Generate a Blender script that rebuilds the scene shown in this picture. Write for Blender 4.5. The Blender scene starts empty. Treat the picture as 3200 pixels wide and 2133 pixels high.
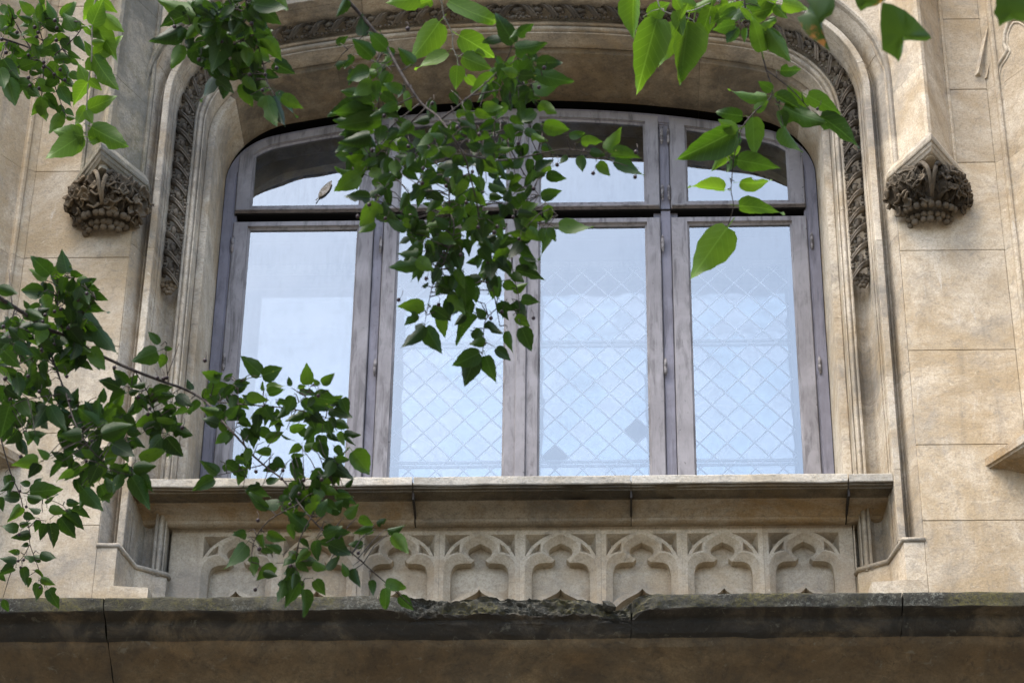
import bpy, bmesh, math, random
from mathutils import Vector, Matrix, noise

random.seed(7)
scene = bpy.context.scene
COL = scene.collection

# ------------------------------------------------------------------ camera, sky, sun, exposure
PITCH, YAW, ROLL, FPX, DIST = math.radians(35), math.radians(2.31), math.radians(.78), 8900.0, 12.0
FW = Vector((-math.sin(YAW)*math.cos(PITCH), math.cos(YAW)*math.cos(PITCH), math.sin(PITCH)))
RT0 = Vector((math.cos(YAW), math.sin(YAW), 0)); UP0 = RT0.cross(FW)
RT = RT0*math.cos(ROLL) + UP0*math.sin(ROLL)
UP = UP0*math.cos(ROLL) - RT0*math.sin(ROLL)
CAM = Vector((0, 0, 1.6 + DIST*math.sin(PITCH))) - FW*DIST
cam_data = bpy.data.cameras.new('camera'); cam = bpy.data.objects.new('camera', cam_data); COL.objects.link(cam)
cam.matrix_world = Matrix(((RT.x, UP.x, -FW.x, CAM.x), (RT.y, UP.y, -FW.y, CAM.y), (RT.z, UP.z, -FW.z, CAM.z), (0, 0, 0, 1)))
cam_data.sensor_width = 36; cam_data.lens = FPX*36/3200
cam_data.clip_start = .5; cam_data.clip_end = 5000
cam_data.dof.use_dof = True; cam_data.dof.focus_distance = 11.62; cam_data.dof.aperture_fstop = 7.1
scene.camera = cam

SUN_EL, SUN_AZ = math.radians(64), math.radians(228)      # azimuth clockwise from +y: in front of the facade
world = bpy.data.worlds.new('World'); scene.world = world; world.use_nodes = True
wn = world.node_tree.nodes; wl = world.node_tree.links
sky = wn.new('ShaderNodeTexSky'); sky.sky_type = 'NISHITA'; sky.sun_disc = False
sky.sun_elevation = SUN_EL; sky.sun_rotation = SUN_AZ
sky.air_density = 1.0; sky.dust_density = 3.0; sky.ozone_density = 1.0
wl.new(sky.outputs[0], wn['Background'].inputs[0]); wn['Background'].inputs[1].default_value = .14
sun_data = bpy.data.lights.new('sun', 'SUN'); sun = bpy.data.objects.new('sun', sun_data); COL.objects.link(sun)
sun_data.energy = 1.3; sun_data.angle = math.radians(38); sun_data.color = (1, .96, .9)
sd = Vector((math.sin(SUN_AZ)*math.cos(SUN_EL), math.cos(SUN_AZ)*math.cos(SUN_EL), math.sin(SUN_EL)))
sun.rotation_euler = sd.to_track_quat('Z', 'Y').to_euler(); sun.location = (0, -6, 14)
vs = scene.view_settings
vs.view_transform = 'Standard'; vs.look = 'None'; vs.gamma = 1; vs.use_curve_mapping = False; vs.exposure = 2.05

# ------------------------------------------------------------------ helpers
S = DIST/FPX                                           # metres for one photo pixel at the wall
def ray(px, py): return FW + RT*((px-1600)/FPX) - UP*((py-1066.5)/FPX)
def at(px, py, Y=0.0):
    d = ray(px, py); return CAM + d*((Y-CAM.y)/d.y)
def atd(px, py, dist): return CAM + ray(px, py)*dist
def obj(name, mesh, mat=None, parent=None):
    if isinstance(mesh, bmesh.types.BMesh):
        me = bpy.data.meshes.new(name); mesh.to_mesh(me); mesh.free()
    else: me = mesh
    if mat is not None and not me.materials:
        for m in (mat if isinstance(mat, (list, tuple)) else [mat]): me.materials.append(m)
    o = bpy.data.objects.new(name, me); COL.objects.link(o)
    if parent is not None:
        o.parent = parent
        off = getattr(parent, 'location', None)
    return o
def empty(name, parent=None):
    o = bpy.data.objects.new(name, None); COL.objects.link(o); o.empty_display_size = .2
    if parent is not None: o.parent = parent
    return o
def tag(o, label=None, cat=None, group=None, kind=None):
    if label: o['label'] = label
    if cat: o['category'] = cat
    if group: o['group'] = group
    if kind: o['kind'] = kind
    return o
def smooth(o, angle=35):
    for p in o.data.polygons: p.use_smooth = True
    try: o.data.set_sharp_from_angle(angle=math.radians(angle))
    except Exception: pass
    return o
def box(bm, x0, x1, y0, y1, z0, z1, mi=0, bev=0):
    v = [bm.verts.new((x, y, z)) for z in (z0, z1) for y in (y0, y1) for x in (x0, x1)]
    fs = []
    for q in ((0,2,3,1),(4,5,7,6),(0,1,5,4),(2,6,7,3),(0,4,6,2),(1,3,7,5)):
        f = bm.faces.new([v[i] for i in q]); f.material_index = mi; fs.append(f)
    if bev:
        es = list({e for f in fs for e in f.edges})
        bmesh.ops.bevel(bm, geom=es, offset=bev, segments=1, affect='EDGES')
def prism(bm, poly, y0, y1, mi=0):
    """poly: list of (x,z) counter-clockwise seen from the front; from y0 (front) back to y1"""
    a = [bm.verts.new((x, y0, z)) for x, z in poly]; b = [bm.verts.new((x, y1, z)) for x, z in poly]
    bm.faces.new(a).material_index = mi; bm.faces.new(b[::-1]).material_index = mi
    n = len(poly)
    for i in range(n):
        bm.faces.new((a[i], b[i], b[(i+1) % n], a[(i+1) % n])).material_index = mi
def plan_prism(bm, poly, z0, z1, mi=0):
    a = [bm.verts.new((x, y, z0)) for x, y in poly]; b = [bm.verts.new((x, y, z1)) for x, y in poly]
    bm.faces.new(a).material_index = mi; bm.faces.new(b[::-1]).material_index = mi
    n = len(poly)
    for i in range(n):
        bm.faces.new((a[i], b[i], b[(i+1) % n], a[(i+1) % n])).material_index = mi
def fixn(bm): bmesh.ops.recalc_face_normals(bm, faces=bm.faces[:]); return bm
def tube(bm, pts, rad, seg=8, mi=0, cap=True):
    pts = [Vector(p) for p in pts]; n = len(pts); rings = []
    rr = rad if isinstance(rad, (list, tuple)) else [rad]*n
    ref = Vector((.31, .27, .91))
    for i, p in enumerate(pts):
        t = (pts[min(i+1, n-1)] - pts[max(i-1, 0)]).normalized()
        a = t.cross(ref)
        if a.length < 1e-3: a = t.cross(Vector((1, 0, 0)))
        a.normalize(); b = t.cross(a)
        rings.append([bm.verts.new(p + (a*math.cos(2*math.pi*k/seg) + b*math.sin(2*math.pi*k/seg))*rr[i]) for k in range(seg)])
    for i in range(n-1):
        for k in range(seg):
            f = bm.faces.new((rings[i][k], rings[i][(k+1) % seg], rings[i+1][(k+1) % seg], rings[i+1][k])); f.material_index = mi; f.smooth = True
    if cap:
        bm.faces.new(rings[0][::-1]); bm.faces.new(rings[-1])
def rough_edges(bm, amp, scale, seed=0.0):
    for v in bm.verts:
        n = noise.noise_vector(v.co*scale + Vector((seed, seed*1.7, 0)))
        v.co += n*amp

# ------------------------------------------------------------------ materials
class N:
    def __init__(self, name):
        self.m = bpy.data.materials.new(name); self.m.use_nodes = True
        self.t = self.m.node_tree; self.t.nodes.clear()
        self.out = self.t.nodes.new('ShaderNodeOutputMaterial')
        self.pos = self.t.nodes.new('ShaderNodeNewGeometry').outputs['Position']
        self.oi = self.t.nodes.new('ShaderNodeObjectInfo')
    def link(self, a, b): self.t.links.new(a, b)
    def set(self, sock, v):
        if hasattr(v, 'links'): self.link(v, sock)
        else: sock.default_value = v
    def mapping(self, vec, scale, loc=(0, 0, 0)):
        n = self.t.nodes.new('ShaderNodeMapping'); n.inputs['Scale'].default_value = scale; n.inputs['Location'].default_value = loc
        self.link(vec, n.inputs['Vector']); return n.outputs[0]
    def noise(self, vec, scale, detail=4, rough=.55, dist=0):
        n = self.t.nodes.new('ShaderNodeTexNoise'); n.inputs['Scale'].default_value = scale; n.inputs['Detail'].default_value = detail
        n.inputs['Roughness'].default_value = rough; n.inputs['Distortion'].default_value = dist
        self.link(vec, n.inputs['Vector']); return n.outputs['Fac']
    def ramp(self, fac, a, b, lo=0., hi=1.):
        n = self.t.nodes.new('ShaderNodeMapRange'); n.interpolation_type = 'SMOOTHSTEP'
        self.link(fac, n.inputs[0]); n.inputs[1].default_value = a; n.inputs[2].default_value = b
        n.inputs[3].default_value = lo; n.inputs[4].default_value = hi; return n.outputs[0]
    def math(self, op, a, b=0., c=0.):
        n = self.t.nodes.new('ShaderNodeMath'); n.operation = op
        self.set(n.inputs[0], a); self.set(n.inputs[1], b)
        if op in ('MULTIPLY_ADD', 'SMOOTH_MIN'): self.set(n.inputs[2], c)
        return n.outputs[0]
    def mix(self, fac, a, b, blend='MIX'):
        n = self.t.nodes.new('ShaderNodeMix'); n.data_type = 'RGBA'; n.blend_type = blend
        self.set(n.inputs[0], fac)
        for s, v in ((n.inputs[6], a), (n.inputs[7], b)):
            if hasattr(v, 'links'): self.link(v, s)
            else: s.default_value = (*v, 1)
        return n.outputs[2]
    def bump(self, h, strength, dist, normal=None):
        n = self.t.nodes.new('ShaderNodeBump'); n.inputs['Strength'].default_value = strength; n.inputs['Distance'].default_value = dist
        self.link(h, n.inputs['Height'])
        if normal is not None: self.link(normal, n.inputs['Normal'])
        return n.outputs[0]
    def pbsdf(self, col, rough=.85, spec=.25, normal=None, **kw):
        n = self.t.nodes.new('ShaderNodeBsdfPrincipled')
        if hasattr(col, 'links'): self.link(col, n.inputs['Base Color'])
        else: n.inputs['Base Color'].default_value = (*col, 1)
        self.set(n.inputs['Roughness'], rough); n.inputs['Specular IOR Level'].default_value = spec
        if normal is not None: self.link(normal, n.inputs['Normal'])
        for k, v in kw.items(): self.set(n.inputs[k], v)
        return n.outputs[0]
    def done(self, sh): self.link(sh, self.out.inputs['Surface']); return self.m

def stone_mat(name, cream, ochre, grey, ochre_amt=(.42, .62), grey_amt=(.52, .72), streak=.25, bump=.5, spread=.13, lichen=0., black=0.):
    g = N(name); p = g.pos
    # every stone is cut from another bed: shift the pattern with the object's own random number
    sh = g.t.nodes.new('ShaderNodeVectorMath'); sh.operation = 'ADD'
    cmb = g.t.nodes.new('ShaderNodeCombineXYZ'); r = g.math('MULTIPLY', g.oi.outputs['Random'], 9.)
    for i in range(3): g.link(r, cmb.inputs[i])
    g.link(p, sh.inputs[0]); g.link(cmb.outputs[0], sh.inputs[1]); q = sh.outputs[0]
    n1 = g.noise(p, 1.5, 8, .72, .4); n2 = g.noise(q, 6.5, 8, .74, .6); n3 = g.noise(p, 2.6, 8, .72, .4)
    c = g.mix(g.ramp(n1, *ochre_amt), cream, ochre)
    c = g.mix(g.ramp(n2, .45, .75, 0, .55), c, tuple(x*.72 for x in ochre))
    c = g.mix(g.ramp(n3, *grey_amt, 0, .8), c, grey)
    # bedding veins of the limestone, diagonal and pale
    v = g.noise(g.mapping(q, (2.0, 2.0, 9.0), (0, 0, 0)), 3.2, 6, .6, 1.4)
    c = g.mix(g.ramp(v, .56, .72, 0, .2), c, tuple(min(1, x*1.25) for x in cream))
    # pale lime runs
    st = g.noise(g.mapping(p, (26, 26, 3.0)), 1.0, 10, .72, .7); stm = g.noise(p, 2.4, 6, .65)
    c = g.mix(g.math('MULTIPLY', g.ramp(st, .55, .72), g.ramp(stm, .48, .66, 0, streak)), c, (.66, .62, .55))
    # dark soot runs
    st2 = g.noise(g.mapping(p, (11, 11, .9), (7, 3, 1)), 1.0, 6, .6, .6)
    c = g.mix(g.ramp(st2, .55, .8, 0, .4), c, tuple(x*.45 for x in grey))
    fine = g.noise(p, 110, 5, .8); c = g.mix(g.ramp(fine, .42, .66, 0, .5), c, tuple(x*.6 for x in ochre))
    med = g.noise(p, 26, 8, .78, .8); c = g.mix(g.ramp(med, .50, .66, 0, .42), c, tuple(x*.62 for x in grey))
    chalk = g.noise(p, 19, 9, .8, 1.5); c = g.mix(g.ramp(chalk, .60, .68, 0, .55), c, tuple(min(1, x*1.35) for x in cream))
    pit = g.noise(p, 55, 5, .7, .5); c = g.mix(g.ramp(pit, .66, .74, 0, .6), c, tuple(x*.3 for x in grey))
    if black:
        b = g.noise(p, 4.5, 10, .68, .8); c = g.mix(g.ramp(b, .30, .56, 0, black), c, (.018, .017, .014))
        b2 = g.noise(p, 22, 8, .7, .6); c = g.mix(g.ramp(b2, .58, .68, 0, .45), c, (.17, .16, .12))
    if lichen:
        l = g.noise(p, 3.2, 8, .72, .6); l2 = g.noise(p, 95, 6, .75, .4)
        c = g.mix(g.math('MULTIPLY', g.ramp(l, .44, .6), g.ramp(l2, .40, .62, 0, lichen)), c, (.10, .088, .03))
        c = g.mix(g.math('MULTIPLY', g.ramp(l, .40, .5, 1, 0), g.ramp(l2, .5, .6, 0, lichen*.8)), c, (.16, .16, .13))
    hv = g.t.nodes.new('ShaderNodeHueSaturation'); g.link(c, hv.inputs['Color'])
    g.link(g.ramp(g.oi.outputs['Random'], 0, 1, 1-spread, 1+spread*.7), hv.inputs['Value'])
    nb = g.bump(g.noise(p, 14, 6, .6), bump*.5, .012)
    nb = g.bump(g.noise(p, 60, 7, .75), bump*1.3, .007, nb)
    nb = g.bump(pit, bump*.6, .004, nb)
    return g.done(g.pbsdf(hv.outputs[0], .92, .2, nb))

M = {}
M['wall'] = stone_mat('wall_limestone', (.53, .455, .345), (.345, .26, .155), (.25, .225, .185), (.38, .62), (.50, .70), streak=.9)
M['mould'] = stone_mat('moulded_limestone', (.50, .44, .345), (.335, .258, .16), (.19, .176, .152), grey_amt=(.45, .66))
M['panel'] = stone_mat('panel_limestone', (.55, .47, .35), (.43, .325, .205), (.285, .25, .2), (.44, .66), (.48, .70), .4)
M['sill'] = stone_mat('sill_limestone', (.40, .35, .27), (.29, .195, .095), (.17, .155, .13), (.40, .6), (.5, .7), .15)
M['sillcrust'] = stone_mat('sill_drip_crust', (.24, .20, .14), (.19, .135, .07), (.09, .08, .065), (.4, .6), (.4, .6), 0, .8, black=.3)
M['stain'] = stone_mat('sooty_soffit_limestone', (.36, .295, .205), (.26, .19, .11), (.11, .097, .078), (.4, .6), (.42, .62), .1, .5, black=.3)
M['silltop'] = stone_mat('sill_nosing_limestone', (.43, .40, .34), (.36, .31, .23), (.24, .23, .21), streak=.1, bump=.8)
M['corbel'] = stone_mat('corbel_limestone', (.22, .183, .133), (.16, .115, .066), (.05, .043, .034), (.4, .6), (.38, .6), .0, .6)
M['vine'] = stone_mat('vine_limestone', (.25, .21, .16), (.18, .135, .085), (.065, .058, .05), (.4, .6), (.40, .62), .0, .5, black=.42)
M['mossy'] = stone_mat('mossy_limestone', (.36, .32, .25), (.28, .235, .16), (.12, .117, .098), (.4, .6), (.36, .54), .2, .6, lichen=.5)
M['lip'] = stone_mat('lichen_cornice_stone', (.105, .10, .08), (.095, .083, .05), (.04, .04, .034), (.4, .6), (.40, .6), 0, 1.0, lichen=.9, black=.6)
M['crust'] = stone_mat('black_crust_stone', (.15, .125, .09), (.15, .11, .06), (.055, .05, .042), (.4, .6), (.4, .6), 0, 1.1, black=.82)
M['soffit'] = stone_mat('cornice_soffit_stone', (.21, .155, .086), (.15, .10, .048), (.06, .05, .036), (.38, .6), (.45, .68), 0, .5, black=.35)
M['gap'] = stone_mat('joint_mortar', (.05, .045, .04), (.05, .04, .03), (.04, .04, .035), streak=0)

def wood_mat(name, a, b, dark, amt=.7):
    g = N(name); p = g.pos
    grain = g.noise(g.mapping(p, (38, 38, 2.2)), 1.0, 8, .7, .8)
    worn = g.noise(p, 4.2, 8, .66, .5); worn2 = g.noise(g.mapping(p, (9, 9, 2)), 2.0, 8, .7, .6)
    c = g.mix(g.ramp(worn, .35, .65), a, b)
    c = g.mix(g.math('MULTIPLY', g.ramp(worn2, .44, .6), g.ramp(grain, .36, .62, 0, amt)), c, dark)
    spot = g.noise(p, 48, 3, .6); c = g.mix(g.ramp(spot, .7, .76, 0, .8), c, tuple(x*.25 for x in dark))
    nb = g.bump(grain, .45, .004); nb = g.bump(worn2, .35, .004, nb)
    return g.done(g.pbsdf(c, .75, .25, nb))
M['wood'] = wood_mat('weathered_grey_paint', (.268, .252, .252), (.205, .19, .19), (.078, .071, .070), .75)
M['frame'] = wood_mat('slate_grey_paint', (.20, .19, .215), (.155, .147, .165), (.06, .056, .062), .6)
g = N('black_gap_shade'); M['gap_shade'] = g.done(g.pbsdf((.012, .011, .010), .9, .1))  # near-black standing in for the shade in gaps around the frame
g = N('hinge_iron'); M['iron'] = g.done(g.pbsdf(g.mix(g.ramp(g.noise(g.pos, 45, 5), .4, .6), (.22, .20, .19), (.07, .06, .055)), .55, .4))
g = N('lead_came'); M['lead'] = g.done(g.pbsdf((.70, .72, .76), .5, .4))
g = N('dark_room'); M['room'] = g.done(g.pbsdf((.06, .055, .05), .95, .1))
g = N('pavement'); M['ground'] = g.done(g.pbsdf(g.mix(g.ramp(g.noise(g.pos, .8, 8), .35, .65), (.17, .155, .125), (.12, .105, .085)), .9, .2))

def glass_mat(name, refl, dust_haze, tint_rand=0., wave=.006, wscale=2.2, rough=.01):
    g = N(name); p = g.pos
    gl = g.t.nodes.new('ShaderNodeBsdfGlossy'); gl.inputs['Roughness'].default_value = rough
    tr = g.t.nodes.new('ShaderNodeBsdfTransparent'); df = g.t.nodes.new('ShaderNodeBsdfDiffuse')
    nb = g.bump(g.noise(p, wscale, 2, .5), 1.0, wave)
    g.link(nb, gl.inputs['Normal'])
    if tint_rand:
        c = g.mix(g.ramp(g.oi.outputs['Random'], .3, .7), (.80, .97, .97), (.97, 1.0, .95))
        g.link(c, gl.inputs['Color']); g.link(c, tr.inputs['Color'])
    else:
        gl.inputs['Color'].default_value = (.95, 1, .96, 1); tr.inputs['Color'].default_value = (.93, .95, .96, 1)
    df.inputs['Color'].default_value = (.18, .24, .33, 1)  # dust film tinted blue: sky haze put into its colour
    fr = g.t.nodes.new('ShaderNodeFresnel'); fr.inputs['IOR'].default_value = 1.5
    f = g.math('MULTIPLY', fr.outputs[0], refl/.045)
    m1 = g.t.nodes.new('ShaderNodeMixShader'); g.set(m1.inputs[0], f); g.link(tr.outputs[0], m1.inputs[1]); g.link(gl.outputs[0], m1.inputs[2])
    dm = g.math('MULTIPLY', g.ramp(g.noise(p, 3.0, 7, .65), .35, .7), g.ramp(g.noise(g.mapping(p, (45, 45, 7)), 1, 6, .7), .3, .75, .25, 1))
    m2 = g.t.nodes.new('ShaderNodeMixShader'); g.set(m2.inputs[0], g.math('MULTIPLY', dm, dust_haze)); g.link(m1.outputs[0], m2.inputs[1]); g.link(df.outputs[0], m2.inputs[2])
    return g.done(m2.outputs[0])
M['glass'] = glass_mat('old_window_glass', .28, .18, 0, .0028)
M['quarry'] = glass_mat('leaded_quarry_glass', .27, .03, 1., .004, 5.)
M['plainglass'] = glass_mat('inner_plain_glass', .19, .05, 0, .002)

# ------------------------------------------------------------------ key measures, from the photograph
YW = 494*S                                             # face of the timber frame, behind the wall face
xl, xr = at(668, 1000, YW), at(2577, 1000, YW)
XC = (xl.x+xr.x)/2; A0 = (xr.x-xl.x)/2                 # centre line and half width of the opening
Z_SPR = at(XC*0+1630, 560, YW).z; Z_CRN = at(1720, 340, YW).z
Z_SILL = at(1620, 1489, 35*S).z                        # top edge of the sill
Z_BASE = (at(395, 1702, 0).z + at(2833, 1681, 0).z)/2  # roll on top of the plinth
Z_COR = at(1600, 1857, -230*S).z                       # top edge of the cornice
Z_TOP = at(1600, -420, 0).z
PANEL_Y = 215*S
class Path:
    """arched opening outline: jambs, haunches, flat crown; offsets are concentric"""
    def __init__(self, a, b, R, z0):
        self.a, self.b, self.R, self.z0 = a, b, R, z0
        self.r = (2*R*b - b*b - a*a)/(2*(R-a)); self.phi = math.asin((a-self.r)/(R-self.r))
        zs = Z_SPR; pts = []
        nj = 12
        for i in range(nj): pts.append((-a, z0+(zs-z0)*i/nj, -1, 0))
        n1 = 18
        for i in range(n1):
            t = math.pi - (math.pi/2-self.phi)*i/n1
            pts.append((-(a-self.r)+self.r*math.cos(t), zs+self.r*math.sin(t), math.cos(t), math.sin(t)))
        n2 = 48
        for i in range(n2+1):
            t = math.pi/2+self.phi-2*self.phi*i/n2
            pts.append((R*math.cos(t), zs+b-R+R*math.sin(t), math.cos(t), math.sin(t)))
        half = [p for p in pts[:nj+n1]]
        for p in reversed(half): pts.append((-p[0], p[1], -p[2], p[3]))
        self.p = pts; self.s = [0]
        for q, w in zip(pts, pts[1:]): self.s.append(self.s[-1]+math.hypot(w[0]-q[0], w[1]-q[1]))
        self.L = self.s[-1]; self.sj = zs-z0
    def ev(self, s):
        s = max(0, min(self.L, s))
        import bisect
        i = min(len(self.p)-2, max(0, bisect.bisect_right(self.s, s)-1))
        d = self.s[i+1]-self.s[i]; t = (s-self.s[i])/d if d else 0
        q, w = self.p[i], self.p[i+1]
        return tuple(q[k]+(w[k]-q[k])*t for k in range(4))
    def samples(self, s0, s1):
        return [self.ev(s0)] + [self.p[i] for i in range(len(self.p)) if s0+1e-4 < self.s[i] < s1-1e-4] + [self.ev(s1)]
    def ztop(self, x, u):
        """height of the offset outline above abscissa x (relative to the centre line)"""
        x = abs(x); u = u*S; a, r, R = self.a, self.r, self.R
        xj = (R+u)*math.sin(self.phi)
        if x <= xj: return Z_SPR+self.b-R+math.sqrt((R+u)**2-x*x)
        d = x-(a-r)
        return Z_SPR+math.sqrt(max(0, (r+u)**2-d*d))
stone_path = Path(A0+1*S, at(1800, 311, YW).z-Z_SPR, 3600*S, Z_BASE-.02)
wood_path = Path(A0, Z_CRN-Z_SPR, 3500*S, Z_SILL-.12)
def sweep(bm, path, s0, s1, prof, mats=None):
    ss = path.samples(s0, s1); rings = []
    for (x, z, nx, nz) in ss:
        rings.append([bm.verts.new((XC+x+nx*u*S, Y*S, z+nz*u*S)) for u, Y in prof])
    n = len(prof)
    for a, b in zip(rings, rings[1:]):
        for k in range(n):
            bm.faces.new((a[k], a[(k+1) % n], b[(k+1) % n], b[k])).material_index = mats[k] if mats else 0
    bm.faces.new(rings[0][::-1]); bm.faces.new(rings[-1])

# ------------------------------------------------------------------ setting
bm = bmesh.new(); v = [bm.verts.new(c) for c in ((-400, -400, 0), (400, -400, 0), (400, 400, 0), (-400, 400, 0))]; bm.faces.new(v)
tag(obj('ground', bm, M['ground']), kind='structure')
bm = bmesh.new()
def room(bm):
    x0, x1, y0, y1, z0, z1 = XC-3.2, XC+3.2, .80, 5., Z_COR-.6, Z_TOP+.3
    vv = [bm.verts.new((x, y, z)) for z in (z0, z1) for y in (y0, y1) for x in (x0, x1)]
    for q in ((0,2,3,1),(4,5,7,6),(2,6,7,3),(0,4,6,2),(1,3,7,5)): bm.faces.new([vv[i] for i in q])
room(bm); tag(obj('room_interior', bm, M['room']), kind='structure')

# unseen house row, added to close the low sky before the facade
g = N('plaster'); M['plaster'] = g.done(g.pbsdf(g.mix(g.ramp(g.noise(g.pos, .9, 7), .35, .65), (.32, .28, .21), (.24, .205, .155)), .9, .2))
g = N('roof_tile'); M['tile'] = g.done(g.pbsdf((.12, .055, .04), .8, .2))
bm = bmesh.new(); box(bm, -40, 40, -35, -26, 0, 7.0); box(bm, -40.4, 40.4, -35.4, -25.6, 7.0, 7.35, 0)
for i in range(26):
    for zz in (1.2, 4.6): box(bm, -38.6+i*3.0, -37.2+i*3.0, -26.03, -25.97, zz, zz+1.9, 1)
v = [bm.verts.new(c) for c in ((-40.4, -35.4, 7.36), (40.4, -35.4, 7.36), (40.4, -25.6, 7.36), (-40.4, -25.6, 7.36), (-40.4, -30.5, 9.2), (40.4, -30.5, 9.2))]
for q in ((3, 2, 5, 4), (1, 0, 4, 5), (0, 3, 4), (2, 1, 5)): bm.faces.new([v[i] for i in q]).material_index = 2
tag(obj('added_sky_blocker', bm, [M['plaster'], M['room'], M['tile']]), kind='structure')

# ------------------------------------------------------------------ the facade
FAC = empty('stone_facade')
tag(FAC, 'weathered cream limestone palace facade with moulded arch, carved corbels and mossy cornice', 'facade', kind='thing')
def part(name, parent=FAC): return empty(name, parent)

# backing behind the joints
bk = bmesh.new()
for sgn in (-1, 1):
    xa = XC+sgn*(A0+64*S); xb = XC+sgn*(A0+1000*S)
    box(bk, min(xa, xb), max(xa, xb), .36, .80, Z_COR-.9, Z_TOP+.3)
zt = stone_path.ztop(0, 100)
box(bk, XC-A0-64*S, XC+A0+64*S, .36, .80, zt+.0, Z_TOP+.3)
box(bk, XC-A0-64*S, XC+A0+64*S, .44, .80, Z_COR-.9, Z_SILL-.05)
obj('wall_core', bk, M['gap'], FAC)

# moulded arch: three rings of stones, each stone its own piece
GAP = .0016
def um(u):
    k_ = [(-60, -60), (0, 0), (18, 6), (50.8, 33), (89.3, 62), (151, 121), (171.5, 133), (195, 156), (208, 174), (248.6, 205), (400, 356.4)]
    for (a, b), (c, d) in zip(k_, k_[1:]):
        if u <= c: return b+(d-b)*(u-a)/(c-a)
ring0 = [(46, 585), (46, 503), (5, 499), (18, 252), (21, 247), (47, 246), (50.6, 249), (50.6, 585)]
def arc(cx, cy, r, a0, a1, n): return [(cx+r*math.cos(math.radians(a0+(a1-a0)*i/n)), cy-r*math.sin(math.radians(a0+(a1-a0)*i/n))) for i in range(n+1)]
ring1 = [(51, 520), (51, 180), (52.5, 174), (57, 172), (59, 177), (61.5, 173)] + arc(72, 168, 10.5, 175, 20, 7) + [(83.5, 164), (84.5, 154), (89, 150), (89, 520)]
ring2 = [(89.6, 500), (89.6, 152), (92, 150), (95, 170), (101, 184), (110, 193), (121, 195), (132, 188), (141, 170), (147, 148), (150, 124), (151, 98),
         (155, 92), (156, 80), (159, 82), (163, 76), (164.5, 58), (168, 59), (170.5, 50), (171.5, 30), (174, 27), (193, 27), (195, 31), (195, 74), (202, 77), (205, 70),
         (208, 72), (212, 62), (220, 40), (232, 19), (246, 3), (248.6, 3), (248.6, 260)]
ring3 = [(249.2, 200), (249.2, -4), (252, -14), (259, -19), (266, -16), (270, -6), (276, -4), (280, 4), (280, 200)]
sur = part('window_surround')
def ring(prof, cuts, name, mat, mats=None):
    L = stone_path.L; prof = [(um(u), Y) for u, Y in prof]
    cs = [c for c in cuts]
    for a, b in zip(cs, cs[1:]):
        bm = bmesh.new(); sweep(bm, stone_path, a+GAP/2, b-GAP/2, prof, mats); fixn(bm)
        rough_edges(bm, .0012, 9, a)
        smooth(obj(name, bm, mat, sur), 28)
SJ = stone_path.sj; L = stone_path.L
def mirror_cuts(left): return left + [L-c for c in reversed(left)]
def sz(z): return z-stone_path.z0
zc = [sz(at(600, y, 60*S).z) for y in (1420, 1180, 900, 640)]
jc = [0, sz(at(640, 1360, 188*S).z), sz(at(640, 980, 188*S).z), sz(at(650, 690, 188*S).z), SJ, SJ+.24]
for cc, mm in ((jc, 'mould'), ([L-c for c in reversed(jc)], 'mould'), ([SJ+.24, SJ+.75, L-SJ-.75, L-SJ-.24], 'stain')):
    ring(ring0, cc, 'arch_stone', [M[mm], M['gap_shade']], [1, 1]+[0]*6)  # cavity faces blackened to paint the shade behind the stone lip
ring(ring1, mirror_cuts([0, sz(at(620, 1240, 110*S).z), sz(at(620, 920, 110*S).z), sz(at(620, 650, 110*S).z), sz(at(640, 425, 110*S).z), SJ+.42, SJ+.98]), 'arch_stone', M['mould'])
ring(ring2, mirror_cuts([0, sz(at(520, 1480, 20*S).z), sz(at(490, 1190, 20*S).z), sz(at(490, 770, 20*S).z), sz(at(500, 560, 20*S).z), SJ-.02+.12, SJ+.36, SJ+.9]), 'arch_stone', M['mould'])
s_a = sz(at(2790, 560, 0).z)
ring(ring3, [s_a, SJ+.45, SJ+1.0], 'hood_mould_stone', M['mossy']); ring(ring3, [SJ+1.0, SJ+1.5, L-SJ-1.0, L-SJ-.45, L-s_a], 'hood_mould_stone', M['mould'])

# spandrel stones above the arch, between hood mould and corbel shafts
def arch_x(u, x): return stone_path.ztop(x, u)
spn = part('spandrel_wall')
hw = A0+(um(249)+1)*S
cuts = [-hw, -.80, -.28, .28, .80, hw]
for i in range(5):
    x0, x1 = cuts[i]+.001, cuts[i+1]-.001
    xs = [x0+(x1-x0)*k/14 for k in range(15)]
    low = [(XC+x, arch_x(um(249.5), max(-hw+.0005, min(hw-.0005, x)))) for x in xs]
    zr = [max(z for _, z in low)+.05+.02*i % 2, Z_TOP]
    bm = bmesh.new(); prism(bm, low + [(XC+x1, Z_TOP), (XC+x0, Z_TOP)], .002, .3); fixn(bm)
    obj('ashlar_block', bm, M['wall'], spn)

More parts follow.
